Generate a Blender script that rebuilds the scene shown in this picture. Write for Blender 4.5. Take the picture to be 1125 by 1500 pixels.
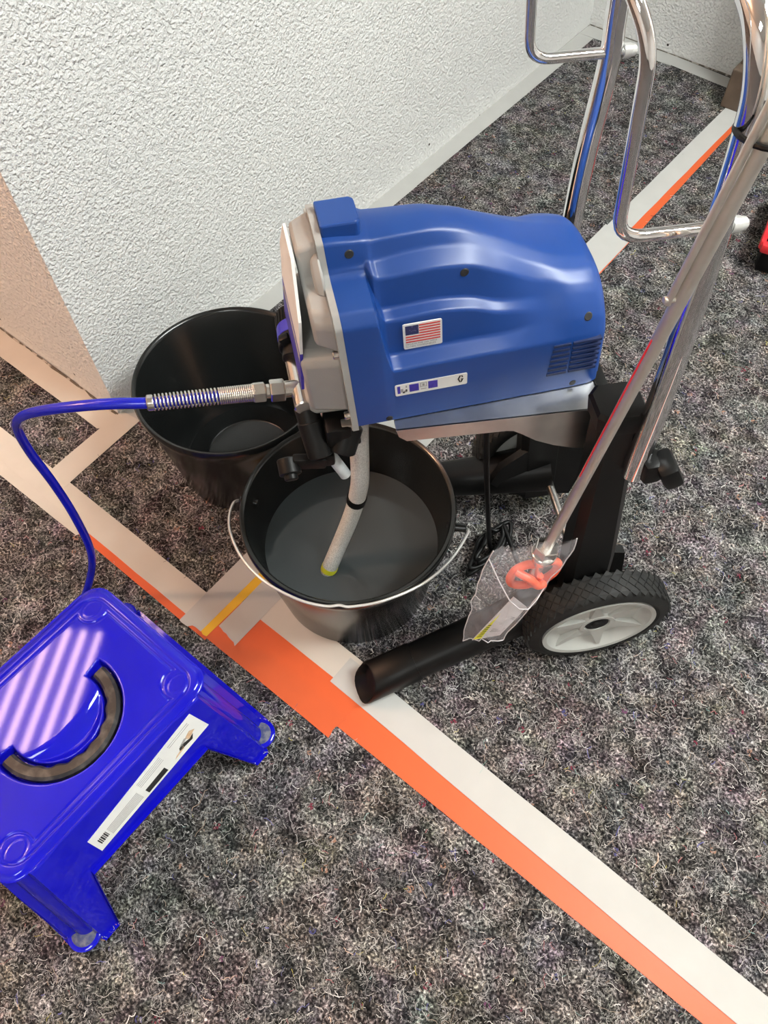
import bpy, bmesh, math, random
import numpy as np
from mathutils import Matrix, Vector
random.seed(7); rng = np.random.default_rng(11)
for o in list(bpy.data.objects): bpy.data.objects.remove(o)
scn = bpy.context.scene
COL = scn.collection
PI = math.pi

# ------------------------------------------------------------------ camera
cam = bpy.data.cameras.new('camera'); camo = bpy.data.objects.new('camera', cam); COL.objects.link(camo)
RW = [[0.779192, 0.528977, -0.336219], [0.626611, -0.670058, 0.397971], [-0.014769, -0.520774, -0.853567]]
m = Matrix.Identity(4)
for i in range(3):
    m[i][0] = RW[i][0]; m[i][1] = -RW[i][1]; m[i][2] = -RW[i][2]
m[2][3] = 1.2
camo.matrix_world = m
cam.lens = 1127 / 1500 * 36; cam.sensor_width = 36; cam.clip_start = 0.02
scn.camera = camo

# ------------------------------------------------------------------ world, exposure, lamp strengths
w = bpy.data.worlds.new('world'); scn.world = w; w.use_nodes = True
w.node_tree.nodes['Background'].inputs[0].default_value = (0.9, 0.95, 1, 1)
w.node_tree.nodes['Background'].inputs[1].default_value = 0.05
scn.view_settings.view_transform = 'Standard'; scn.view_settings.look = 'None'
scn.view_settings.gamma = 1.0; scn.view_settings.use_curve_mapping = False
scn.view_settings.exposure = 0.0
COOL = (0.965, 1.0, 0.965); WARM = (1.0, 0.56, 0.33)
COOL_E = 50.0; FILL_E = 16.0; WARM_E = 32.0; BULB_E = 1000.0

# ------------------------------------------------------------------ materials
def mat(name, col, rough=0.5, metal=0.0, spec=0.5, bump=None, var=None, **kw):
    M = bpy.data.materials.new(name); M.use_nodes = True
    nt = M.node_tree; b = nt.nodes['Principled BSDF']
    b.inputs['Base Color'].default_value = (*col, 1); b.inputs['Roughness'].default_value = rough
    b.inputs['Metallic'].default_value = metal; b.inputs['Specular IOR Level'].default_value = spec
    for k, v in kw.items(): b.inputs[k].default_value = v
    tc = nt.nodes.new('ShaderNodeTexCoord')
    if var:   # (scale, colour2, lo, hi)
        n = nt.nodes.new('ShaderNodeTexNoise'); n.inputs['Scale'].default_value = var[0]; n.inputs['Detail'].default_value = 5
        nt.links.new(tc.outputs['Object'], n.inputs['Vector'])
        r = nt.nodes.new('ShaderNodeMapRange'); r.inputs[1].default_value = var[2]; r.inputs[2].default_value = var[3]
        nt.links.new(n.outputs['Fac'], r.inputs[0])
        mx = nt.nodes.new('ShaderNodeMix'); mx.data_type = 'RGBA'
        mx.inputs[6].default_value = (*col, 1); mx.inputs[7].default_value = (*var[1], 1)
        nt.links.new(r.outputs[0], mx.inputs[0]); nt.links.new(mx.outputs[2], b.inputs['Base Color'])
    if bump:  # (scale, strength, distance)
        n = nt.nodes.new('ShaderNodeTexNoise'); n.inputs['Scale'].default_value = bump[0]; n.inputs['Detail'].default_value = 4
        nt.links.new(tc.outputs['Object'], n.inputs['Vector'])
        bp = nt.nodes.new('ShaderNodeBump'); bp.inputs['Strength'].default_value = bump[1]; bp.inputs['Distance'].default_value = bump[2]
        nt.links.new(n.outputs['Fac'], bp.inputs['Height']); nt.links.new(bp.outputs[0], b.inputs['Normal'])
    return M

def wall_mat(name):
    M = bpy.data.materials.new(name); M.use_nodes = True; nt = M.node_tree; b = nt.nodes['Principled BSDF']
    b.inputs['Roughness'].default_value = 0.62; b.inputs['Specular IOR Level'].default_value = 0.4
    tc = nt.nodes.new('ShaderNodeTexCoord')
    n = nt.nodes.new('ShaderNodeTexNoise'); n.inputs['Scale'].default_value = 165; n.inputs['Detail'].default_value = 3.0; n.inputs['Distortion'].default_value = 0.3
    n2 = nt.nodes.new('ShaderNodeTexNoise'); n2.inputs['Scale'].default_value = 320; n2.inputs['Detail'].default_value = 3
    n3 = nt.nodes.new('ShaderNodeTexNoise'); n3.inputs['Scale'].default_value = 2.2; n3.inputs['Detail'].default_value = 2
    for q in (n, n2, n3): nt.links.new(tc.outputs['Object'], q.inputs['Vector'])
    ad = nt.nodes.new('ShaderNodeMath'); ad.operation = 'MULTIPLY_ADD'; ad.inputs[1].default_value = 0.25
    nt.links.new(n2.outputs['Fac'], ad.inputs[0]); nt.links.new(n.outputs['Fac'], ad.inputs[2])
    bp = nt.nodes.new('ShaderNodeBump'); bp.inputs['Strength'].default_value = 1.0; bp.inputs['Distance'].default_value = 0.0075
    nt.links.new(ad.outputs[0], bp.inputs['Height']); nt.links.new(bp.outputs[0], b.inputs['Normal'])
    mx = nt.nodes.new('ShaderNodeMix'); mx.data_type = 'RGBA'
    mx.inputs[6].default_value = (0.76, 0.76, 0.745, 1); mx.inputs[7].default_value = (0.83, 0.83, 0.81, 1)
    nt.links.new(n3.outputs['Fac'], mx.inputs[0])
    # small dark nicks and stains, as on the lower part of the photographed wall
    v = nt.nodes.new('ShaderNodeTexVoronoi'); v.inputs['Scale'].default_value = 16; nt.links.new(tc.outputs['Object'], v.inputs['Vector'])
    lt = nt.nodes.new('ShaderNodeMath'); lt.operation = 'LESS_THAN'; lt.inputs[1].default_value = 0.055
    nt.links.new(v.outputs['Distance'], lt.inputs[0])
    sx = nt.nodes.new('ShaderNodeSeparateXYZ'); nt.links.new(tc.outputs['Object'], sx.inputs[0])
    lz = nt.nodes.new('ShaderNodeMath'); lz.operation = 'LESS_THAN'; lz.inputs[1].default_value = 0.045
    nt.links.new(sx.outputs[2], lz.inputs[0])
    mu = nt.nodes.new('ShaderNodeMath'); mu.operation = 'MULTIPLY'
    nt.links.new(lt.outputs[0], mu.inputs[0]); nt.links.new(lz.outputs[0], mu.inputs[1])
    mx2 = nt.nodes.new('ShaderNodeMix'); mx2.data_type = 'RGBA'; mx2.inputs[7].default_value = (0.03, 0.025, 0.02, 1)
    nt.links.new(mu.outputs[0], mx2.inputs[0]); nt.links.new(mx.outputs[2], mx2.inputs[6])
    nt.links.new(mx2.outputs[2], b.inputs['Base Color'])
    return M

def fleece_mat():
    M = bpy.data.materials.new('painters_fleece'); M.use_nodes = True; nt = M.node_tree; b = nt.nodes['Principled BSDF']
    b.inputs['Roughness'].default_value = 0.95; b.inputs['Specular IOR Level'].default_value = 0.1
    tc = nt.nodes.new('ShaderNodeTexCoord'); L = nt.links.new
    def noise(sc, det=4, dist=0.0, off=0):
        n = nt.nodes.new('ShaderNodeTexNoise'); n.inputs['Scale'].default_value = sc; n.inputs['Detail'].default_value = det; n.inputs['Distortion'].default_value = dist
        mp = nt.nodes.new('ShaderNodeMapping'); mp.inputs['Location'].default_value = (off, off * .7, 0)
        L(tc.outputs['Object'], mp.inputs[0]); L(mp.outputs[0], n.inputs['Vector']); return n
    def ramp(n, stops, out='Fac'):
        r = nt.nodes.new('ShaderNodeValToRGB'); e = r.color_ramp.elements
        e[0].position, e[0].color = stops[0][0], (*stops[0][1], 1); e[1].position, e[1].color = stops[-1][0], (*stops[-1][1], 1)
        for p, c in stops[1:-1]: q = e.new(p); q.color = (*c, 1)
        L(n.outputs[out], r.inputs[0]); return r
    def mix(f, a, c):
        x = nt.nodes.new('ShaderNodeMix'); x.data_type = 'RGBA'
        L(f, x.inputs[0]); L(a, x.inputs[6])
        if isinstance(c, tuple): x.inputs[7].default_value = (*c, 1)
        else: L(c, x.inputs[7])
        return x.outputs[2]
    base = ramp(noise(240, 6, 0.5), [(0.34, (0.006, 0.006, 0.007)), (0.47, (0.040, 0.038, 0.039)), (0.58, (0.14, 0.135, 0.133)), (0.72, (0.50, 0.49, 0.48))])
    blot = ramp(noise(26, 5, 0.6, 3.1), [(0.34, (0.16, 0.16, 0.17)), (0.5, (0.68, 0.66, 0.66)), (0.66, (1.95, 1.87, 1.82))])
    mulx = nt.nodes.new('ShaderNodeMix'); mulx.data_type = 'RGBA'; mulx.blend_type = 'MULTIPLY'; mulx.inputs[0].default_value = 0.85
    L(base.outputs[0], mulx.inputs[6]); L(blot.outputs[0], mulx.inputs[7])
    tn = noise(15, 2, 0.8, 7.7); tm = nt.nodes.new('ShaderNodeVectorMath'); tm.operation = 'MULTIPLY_ADD'
    tm.inputs[1].default_value = (0.62, 0.55, 0.58); tm.inputs[2].default_value = (0.69, 0.70, 0.68); L(tn.outputs['Color'], tm.inputs[0])
    tx = nt.nodes.new('ShaderNodeMix'); tx.data_type = 'RGBA'; tx.blend_type = 'MULTIPLY'; tx.inputs[0].default_value = 1.0
    L(mulx.outputs[2], tx.inputs[6]); L(tm.outputs[0], tx.inputs[7]); c = tx.outputs[2]
    # thin pale threads: the zero crossings of a distorted noise
    for sc, off, wd, colr in ((48, 5.0, 0.008, (0.42, 0.41, 0.39)), (75, 9.0, 0.009, (0.30, 0.29, 0.29)), (60, 14.0, 0.007, (0.015, 0.014, 0.014))):
        n = noise(sc, 2, 2.5, off)
        s = nt.nodes.new('ShaderNodeMath'); s.operation = 'SUBTRACT'; s.inputs[1].default_value = 0.5; L(n.outputs['Fac'], s.inputs[0])
        a = nt.nodes.new('ShaderNodeMath'); a.operation = 'ABSOLUTE'; L(s.outputs[0], a.inputs[0])
        lt = nt.nodes.new('ShaderNodeMath'); lt.operation = 'LESS_THAN'; lt.inputs[1].default_value = wd; L(a.outputs[0], lt.inputs[0])
        g = noise(30, 2, 0, off + 2); gt = nt.nodes.new('ShaderNodeMath'); gt.operation = 'GREATER_THAN'; gt.inputs[1].default_value = 0.53; L(g.outputs['Fac'], gt.inputs[0])
        mu = nt.nodes.new('ShaderNodeMath'); mu.operation = 'MULTIPLY'; L(lt.outputs[0], mu.inputs[0]); L(gt.outputs[0], mu.inputs[1])
        c = mix(mu.outputs[0], c, colr)
    # coloured wool flecks
    v = nt.nodes.new('ShaderNodeTexVoronoi'); v.inputs['Scale'].default_value = 55; L(tc.outputs['Object'], v.inputs['Vector'])
    sel = nt.nodes.new('ShaderNodeSeparateColor'); L(v.outputs['Color'], sel.inputs[0])
    gt = nt.nodes.new('ShaderNodeMath'); gt.operation = 'GREATER_THAN'; gt.inputs[1].default_value = 0.9; L(sel.outputs[0], gt.inputs[0])
    ltd = nt.nodes.new('ShaderNodeMath'); ltd.operation = 'LESS_THAN'; ltd.inputs[1].default_value = 0.32; L(v.outputs['Distance'], ltd.inputs[0])
    n = noise(220, 3, 0, 1.0); gn = nt.nodes.new('ShaderNodeMath'); gn.operation = 'GREATER_THAN'; gn.inputs[1].default_value = 0.52; L(n.outputs['Fac'], gn.inputs[0])
    p1 = nt.nodes.new('ShaderNodeMath'); p1.operation = 'MULTIPLY'; L(gt.outputs[0], p1.inputs[0]); L(ltd.outputs[0], p1.inputs[1])
    p2 = nt.nodes.new('ShaderNodeMath'); p2.operation = 'MULTIPLY'; L(p1.outputs[0], p2.inputs[0]); L(gn.outputs[0], p2.inputs[1])
    fr = nt.nodes.new('ShaderNodeValToRGB'); fr.color_ramp.interpolation = 'CONSTANT'; e = fr.color_ramp.elements
    e[0].position, e[0].color = 0, (0.16, 0.03, 0.05, 1); e[1].position, e[1].color = 0.3, (0.30, 0.17, 0.12, 1)
    for p_, c_ in ((0.5, (0.06, 0.06, 0.16, 1)), (0.65, (0.4, 0.36, 0.33, 1)), (0.85, (0.12, 0.05, 0.10, 1))): q = e.new(p_); q.color = c_
    L(sel.outputs[1], fr.inputs[0]); c = mix(p2.outputs[0], c, fr.outputs[0])
    L(c, b.inputs['Base Color'])
    bn = noise(190, 5, 0.5); bp = nt.nodes.new('ShaderNodeBump'); bp.inputs['Strength'].default_value = 0.8; bp.inputs['Distance'].default_value = 0.004
    L(bn.outputs['Fac'], bp.inputs['Height']); L(bp.outputs[0], b.inputs['Normal'])
    return M

def fiber_mat():
    M = bpy.data.materials.new('wool_threads'); M.use_nodes = True; nt = M.node_tree; b = nt.nodes['Principled BSDF']
    b.inputs['Roughness'].default_value = 0.9; b.inputs['Specular IOR Level'].default_value = 0.15
    a = nt.nodes.new('ShaderNodeAttribute'); a.attribute_name = 'thread_colour'
    nt.links.new(a.outputs['Color'], b.inputs['Base Color']); return M

def tape_mat(name, col, see, rough=0.75):
    M = bpy.data.materials.new(name); M.use_nodes = True; nt = M.node_tree; b = nt.nodes['Principled BSDF']; L = nt.links.new
    b.inputs['Roughness'].default_value = rough; b.inputs['Specular IOR Level'].default_value = 0.3
    tc = nt.nodes.new('ShaderNodeTexCoord')
    n = nt.nodes.new('ShaderNodeTexNoise'); n.inputs['Scale'].default_value = 120; n.inputs['Detail'].default_value = 5; L(tc.outputs['Object'], n.inputs['Vector'])
    n2 = nt.nodes.new('ShaderNodeTexNoise'); n2.inputs['Scale'].default_value = 18; n2.inputs['Detail'].default_value = 3; L(tc.outputs['Object'], n2.inputs['Vector'])
    mx = nt.nodes.new('ShaderNodeMix'); mx.data_type = 'RGBA'
    mx.inputs[6].default_value = (*[c * .86 for c in col], 1); mx.inputs[7].default_value = (*col, 1)
    L(n2.outputs['Fac'], mx.inputs[0]); L(mx.outputs[2], b.inputs['Base Color'])
    bp = nt.nodes.new('ShaderNodeBump'); bp.inputs['Strength'].default_value = 0.25; bp.inputs['Distance'].default_value = 0.0006
    L(n.outputs['Fac'], bp.inputs['Height']); L(bp.outputs[0], b.inputs['Normal'])
    if see > 0:
        t = nt.nodes.new('ShaderNodeBsdfTransparent'); ms = nt.nodes.new('ShaderNodeMixShader'); ms.inputs[0].default_value = see
        L(b.outputs[0], ms.inputs[1]); L(t.outputs[0], ms.inputs[2]); L(ms.outputs[0], nt.nodes['Material Output'].inputs[0])
    return M

def emit_mat(name, col, e):
    M = bpy.data.materials.new(name); M.use_nodes = True; b = M.node_tree.nodes['Principled BSDF']
    b.inputs['Base Color'].default_value = (0.8, 0.8, 0.8, 1)
    b.inputs['Emission Color'].default_value = (*col, 1); b.inputs['Emission Strength'].default_value = e
    return M

def clear_mat(name, col, alpha, rough=0.08):
    M = bpy.data.materials.new(name); M.use_nodes = True; nt = M.node_tree; b = nt.nodes['Principled BSDF']
    b.inputs['Base Color'].default_value = (*col, 1); b.inputs['Roughness'].default_value = rough
    b.inputs['Alpha'].default_value = alpha
    tc = nt.nodes.new('ShaderNodeTexCoord'); n = nt.nodes.new('ShaderNodeTexNoise'); n.inputs['Scale'].default_value = 60
    nt.links.new(tc.outputs['Object'], n.inputs['Vector'])
    bp = nt.nodes.new('ShaderNodeBump'); bp.inputs['Strength'].default_value = 0.3; bp.inputs['Distance'].default_value = 0.003
    nt.links.new(n.outputs['Fac'], bp.inputs['Height']); nt.links.new(bp.outputs[0], b.inputs['Normal'])
    return M

MT = dict(
    wall=wall_mat('woodchip_wall_paint'), ceil=mat('ceiling_paint', (0.78, 0.78, 0.76), 0.9, bump=(60, .2, .003)),
    fleece=fleece_mat(), thread=fiber_mat(),
    tape=tape_mat('masking_tape', (0.60, 0.595, 0.57), 0.24), tape_cream=tape_mat('masking_tape_cream', (0.62, 0.585, 0.52), 0.10),
    tape_orange=tape_mat('orange_tape', (0.66, 0.115, 0.035), 0.0, 0.42), tape_yellow=tape_mat('yellow_tape', (0.75, 0.45, 0.03), 0.0, 0.5),
    seam=mat('seam_gap_shade', (0.10, 0.085, 0.065), 0.95, var=(40, (0.40, 0.37, 0.33), .5, .56)),
    brown=mat('brown_jamb', (0.10, 0.07, 0.05), 0.5, var=(14, (0.15, 0.105, 0.075), .4, .6)),
    blue=mat('royal_blue_shroud', (0.006, 0.045, 0.22), 0.38, bump=(900, .08, .0004), var=(9, (0.007, 0.049, 0.235), .4, .6)),
    bluedark=mat('deep_blue_slot_shade', (0.004, 0.012, 0.06), 0.6, var=(50, (0.005, 0.015, 0.07), .4, .6)),
    stool=mat('ultramarine_plastic', (0.005, 0.005, 0.42), 0.05, var=(12, (0.006, 0.006, 0.46), .4, .6)),
    hoseb=mat('blue_hose', (0.004, 0.008, 0.36), 0.22, var=(30, (0.006, 0.012, 0.42), .4, .6)),
    ringb=mat('violet_blue_ring', (0.03, 0.03, 0.50), 0.35, var=(30, (0.04, 0.04, 0.55), .4, .6)),
    grey=mat('warm_grey_casting', (0.29, 0.285, 0.272), 0.48, bump=(500, .1, .0005), var=(20, (0.32, 0.315, 0.30), .4, .6)),
    hubgrey=mat('light_grey_hub', (0.42, 0.425, 0.40), 0.42, var=(20, (0.46, 0.465, 0.44), .4, .6)),
    black=mat('black_plastic', (0.0035, 0.0035, 0.0035), 0.42, spec=.22, bump=(600, .08, .0004), var=(20, (0.005, 0.005, 0.005), .4, .6)),
    bucket=mat('black_bucket_plastic', (0.008, 0.009, 0.009), 0.2, spec=0.5, bump=(18, .04, .004), var=(9, (0.010, 0.011, 0.011), .4, .6)),
    rubber=mat('black_rubber', (0.009, 0.009, 0.009), 0.62, spec=.35, bump=(350, .2, .0008), var=(40, (0.013, 0.013, 0.012), .4, .6)),
    griprub=mat('worn_grip_rubber', (0.014, 0.013, 0.012), 0.5, var=(70, (0.075, 0.068, 0.06), .45, .7)),
    chrome=mat('chrome', (0.86, 0.86, 0.87), 0.05, 1.0, var=(10, (0.84, 0.84, 0.85), .4, .6)),
    zinc=mat('galvanised_sheet', (0.60, 0.60, 0.58), 0.30, 1.0, var=(25, (0.52, 0.52, 0.51), .4, .6)),
    steel=mat('brushed_steel', (0.80, 0.76, 0.70), 0.45, 1.0, var=(60, (0.76, 0.72, 0.66), .4, .6)),
    nickel=mat('nickel_fitting', (0.72, 0.70, 0.66), 0.22, 1.0, bump=(200, .1, .0006), var=(40, (0.6, 0.58, 0.55), .4, .6)),
    white=mat('white_print', (0.68, 0.68, 0.66), 0.5, var=(30, (0.72, 0.72, 0.70), .4, .6)),
    red=mat('red_print', (0.55, 0.06, 0.05), 0.5, var=(30, (0.6, 0.07, 0.06), .4, .6)),
    navy=mat('navy_print', (0.02, 0.025, 0.10), 0.5, var=(300, (0.10, 0.10, 0.2), .55, .6)),
    indigo=mat('indigo_print', (0.03, 0.02, 0.30), 0.45, var=(200, (0.05, 0.035, 0.36), .4, .6)),
    ink=mat('black_ink', (0.012, 0.012, 0.012), 0.6, var=(50, (0.02, 0.02, 0.02), .4, .6)),
    greyink=mat('grey_ink', (0.30, 0.29, 0.28), 0.6, var=(50, (0.36, 0.35, 0.34), .4, .6)),
    tan=mat('tan_print', (0.55, 0.36, 0.22), 0.5, var=(150, (0.62, 0.45, 0.30), .4, .6)),
    wire=mat('white_coated_wire', (0.62, 0.62, 0.60), 0.3, 0.6, var=(40, (0.7, 0.7, 0.68), .4, .6)),
    water=None,
    braid=mat('braided_clear_tube', (0.66, 0.66, 0.63), 0.35, bump=(900, .5, .001), var=(700, (0.46, 0.46, 0.44), .48, .56)),
    milky=mat('milky_drain_tube', (0.42, 0.45, 0.46), 0.25, var=(60, (0.5, 0.52, 0.53), .4, .6)),
    orange=mat('orange_guard', (0.85, 0.10, 0.04), 0.35, var=(40, (0.9, 0.14, 0.06), .4, .6)),
    bagseam=clear_mat('bag_seam_film', (0.9, 0.88, 0.9), 0.55), bag=clear_mat('clear_polythene', (0.9, 0.86, 0.9), 0.12), paper=mat('leaflet_paper', (0.58, 0.55, 0.56), 0.6, var=(60, (0.64, 0.61, 0.62), .4, .6)),
    yellow=mat('yellow_warning_print', (0.72, 0.72, 0.03), 0.5, var=(60, (0.78, 0.78, 0.05), .4, .6)),
    redbox=mat('red_plastic', (0.62, 0.02, 0.03), 0.35, var=(40, (0.68, 0.03, 0.04), .4, .6)),
    lampw=mat('lamp_white', (0.8, 0.8, 0.8), 0.4), fin=mat('lamp_louvre', (0.12, 0.12, 0.12), 0.6),
    dust=mat('dusty_foot_pad', (0.05, 0.06, 0.14), 0.8, var=(120, (0.16, 0.16, 0.19), .42, .62)),
    cool=emit_mat('cool_tube_light', COOL, COOL_E), warm=emit_mat('warm_tube_light', (1.0, 0.62, 0.55), WARM_E), fill=emit_mat('added_fill_panel', COOL, FILL_E), bulb=emit_mat('warm_bulb', WARM, BULB_E))
def water_mat():
    M = bpy.data.materials.new('dark_water'); M.use_nodes = True; nt = M.node_tree; b = nt.nodes['Principled BSDF']
    b.inputs['Base Color'].default_value = (0.085, 0.10, 0.105, 1); b.inputs['Roughness'].default_value = 0.02
    b.inputs['Transmission Weight'].default_value = 0.35; b.inputs['IOR'].default_value = 1.33
    return M
MT['water'] = water_mat()

# ------------------------------------------------------------------ mesh helpers
def obj(name, verts, faces, material, parent=None, smooth=False, loc=None):
    me = bpy.data.meshes.new(name); me.from_pydata([tuple(v) for v in verts], [], faces); me.update()
    bm = bmesh.new(); bm.from_mesh(me); bmesh.ops.recalc_face_normals(bm, faces=bm.faces); bm.to_mesh(me); bm.free()
    me.materials.append(material)
    if smooth:
        for p in me.polygons: p.use_smooth = True
        try: me.set_sharp_from_angle(angle=math.radians(smooth if smooth is not True else 40))
        except Exception: pass
    o = bpy.data.objects.new(name, me); COL.objects.link(o)
    if parent: o.parent = parent
    if loc: o.location = loc
    return o
class MB:
    def __init__(s): s.v = []; s.f = []
    def add(s, v, f):
        n = len(s.v); s.v += [tuple(p) for p in v]; s.f += [tuple(i + n for i in q) for q in f]; return s
    def box(s, c, d, M=None, bev=0.0):
        bm = bmesh.new(); bmesh.ops.create_cube(bm, size=1)
        bmesh.ops.scale(bm, vec=d, verts=bm.verts)
        if bev > 0: bmesh.ops.bevel(bm, geom=list(bm.edges), offset=bev, segments=2, affect='EDGES', profile=0.5)
        T = Matrix.Translation(c) @ (M.to_4x4() if M else Matrix.Identity(4))
        bm.transform(T); bm.verts.index_update()
        s.add([v.co[:] for v in bm.verts], [[v.index for v in f.verts] for f in bm.faces]); bm.free(); return s
    def lathe(s, prof, c=(0, 0, 0), axis=(0, 0, 1), n=48, closed=False):
        ax = Vector(axis).normalized(); q = Vector((0, 0, 1)).rotation_difference(ax); c = Vector(c)
        V = []; F = []; k = len(prof)
        for i in range(n):
            t = 2 * PI * i / n
            for r, z in prof: V.append(c + q @ Vector((r * math.cos(t), r * math.sin(t), z)))
        for i in range(n):
            j = (i + 1) % n
            for a in range(k if closed else k - 1):
                b = (a + 1) % k; F.append((i * k + a, j * k + a, j * k + b, i * k + b))
        if not closed:
            for e in (0, k - 1):
                if prof[e][0] > 1e-5: F.append([i * k + e for i in range(n)])
        return s.add(V, F)
    def cyl(s, p, q, r, n=20, r2=None):
        p, q = Vector(p), Vector(q); r2 = r if r2 is None else r2; d = (q - p); L = d.length
        b = min(0.0012, r * .2, L * .2)
        return s.lathe([(0, 0), (r - b, 0), (r, b), (r2, L - b), (r2 - b, L), (0, L)], p, d, n)
    def tube(s, pts, r, n=12, cap=True, sub=6, flat=None):
        P = spline(pts, sub) if sub > 1 else [Vector(p) for p in pts]
        k = len(P); rs = r if callable(r) else (lambda t: r)
        T = [(P[min(i + 1, k - 1)] - P[max(i - 1, 0)]).normalized() for i in range(k)]
        ref = Vector((0, 0, 1)) if abs(T[0].z) < 0.9 else Vector((1, 0, 0))
        N = (ref - T[0] * ref.dot(T[0])).normalized(); V = []; F = []
        for i in range(k):
            N = (N - T[i] * N.dot(T[i])).normalized(); B = T[i].cross(N); R_ = rs(i / (k - 1))
            for j in range(n):
                a = 2 * PI * j / n; V.append(P[i] + N * (math.cos(a) * R_ * (flat or 1)) + B * (math.sin(a) * R_))
        for i in range(k - 1):
            for j in range(n):
                l = (j + 1) % n; F.append((i * n + j, i * n + l, (i + 1) * n + l, (i + 1) * n + j))
        if cap: F += [list(range(n)), list(range((k - 1) * n, k * n))]
        return s.add(V, F)
    def prism(s, poly, z0, z1, M=None):
        n = len(poly); V = [Vector((x, y, z0)) for x, y in poly] + [Vector((x, y, z1)) for x, y in poly]
        if M: V = [M @ v for v in V]
        return s.add(V, [list(range(n)), list(range(n, 2 * n))] + [(i, (i + 1) % n, n + (i + 1) % n, n + i) for i in range(n)])
    def xf(s, M): s.v = [tuple(M @ Vector(p)) for p in s.v]; return s
    def build(s, name, material, parent=None, smooth=False, base=None):
        v = s.v if base is None else [(p[0] - base[0], p[1] - base[1], p[2] - base[2]) for p in s.v]
        return obj(name, v, s.f, material, parent, smooth)
def spline(pts, sub):
    P = [Vector(p) for p in pts]; out = []
    Q = [P[0] * 2 - P[1]] + P + [P[-1] * 2 - P[-2]]
    for i in range(1, len(Q) - 2):
        a, b, c, d = Q[i - 1], Q[i], Q[i + 1], Q[i + 2]
        for j in range(sub):
            t = j / sub
            out.append(0.5 * ((2 * b) + (c - a) * t + (2 * a - 5 * b + 4 * c - d) * t * t + (3 * b - a - 3 * c + d) * t ** 3))
    out.append(P[-1]); return out
def bend(pts, r, k=5):     # polyline with rounded corners
    P = [Vector(p) for p in pts]; out = [P[0]]
    for i in range(1, len(P) - 1):
        a = (P[i - 1] - P[i]); b = (P[i + 1] - P[i]); q = min(r, a.length * .45, b.length * .45)
        a = P[i] + a.normalized() * q; b = P[i] + b.normalized() * q
        for j in range(k + 1):
            t = j / k; out.append(a * (1 - t) ** 2 + P[i] * 2 * t * (1 - t) + b * t * t)
    return out + [P[-1]]
def empty(name, loc, rz=0.0):
    o = bpy.data.objects.new(name, None); COL.objects.link(o); o.location = loc; o.rotation_euler = (0, 0, rz); o.empty_display_size = 0.05; return o
def tag(o, label=None, cat=None, group=None, kind=None):
    for k, v in (('label', label), ('category', cat), ('group', group), ('kind', kind)):
        if v: o[k] = v
    return o
def lab(o, t): o['label'] = t; return o

# ------------------------------------------------------------------ the room
def quadwall(name, a, b, z1, thick, material):
    a, b = Vector((*a, 0)), Vector((*b, 0)); d = (b - a).normalized(); n = Vector((-d.y, d.x, 0)) * thick
    poly = [(p.x, p.y) for p in (a, b, b + n, a + n)]
    return tag(MB().prism(poly, 0, z1).build(name, material), kind='structure')
ZC = 2.5
tag(MB().box((-0.5, -0.35, -0.03), (7.2, 5.5, 0.06)).build('floor', MT['fleece']), kind='structure')
tag(MB().box((-0.5, -0.35, ZC + 0.03), (7.2, 5.5, 0.06)).build('ceiling', MT['ceil']), kind='structure')
quadwall('wall_left', (-1.053, 2.25), (-1.03, 0.41), ZC, -0.12, MT['wall'])
quadwall('wall_side', (-1.03, 0.41), (-4.0, 0.41), ZC, -0.12, MT['wall'])
quadwall('wall_back', (3.0, 2.25), (-1.25, 2.25), ZC, -0.12, MT['wall'])
quadwall('wall_right', (3.0, -3.0), (3.0, 2.25), ZC, -0.12, MT['wall'])
quadwall('wall_front', (-4.0, -3.0), (3.0, -3.0), ZC, -0.12, MT['wall'])
quadwall('wall_outer', (-4.0, 0.41), (-4.0, -3.0), ZC, -0.12, MT['wall'])
# dark strips painting in the shaded gap between wall and tape
def seam(name, a, b, wd):
    a, b = Vector((*a, 0)), Vector((*b, 0)); d = (b - a); n = Vector((-d.y, d.x, 0)).normalized()
    k = max(8, int(d.length / 0.02)); V = []; F = []
    for i in range(k + 1):
        p = a + d * i / k; q = wd * (0.55 + random.random() * 0.9)
        V += [p - n * 0.001 + Vector((0, 0, .0005)), p + n * q + Vector((0, 0, .0005)), p + n * q * .3 + Vector((0, 0, .0032))]
    for i in range(k): F += [(i * 3, i * 3 + 3, i * 3 + 5, i * 3 + 2), (i * 3 + 1, i * 3 + 4, i * 3 + 5, i * 3 + 2), (i * 3, i * 3 + 1, i * 3 + 4, i * 3 + 3)]
    return tag(obj(name, V, F, MT['seam']), kind='structure')
seam('gap_strip_1', (-1.031, 0.412), (-1.0535, 2.25), 0.0045)
seam('gap_strip_2', (-1.6, 0.410), (-1.03, 0.410), -0.0055)
seam('gap_strip_3', (-1.05, 2.25), (-0.57, 2.25), -0.0045)
jb = MB().box((-0.30, 2.19, 1.05), (0.52, 0.12, 2.1), bev=.004); jb.box((-0.30, 2.165, 0.05), (0.53, 0.13, 0.10), bev=.004)
tag(jb.build('door_1', MT['brown']), kind='structure')

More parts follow.
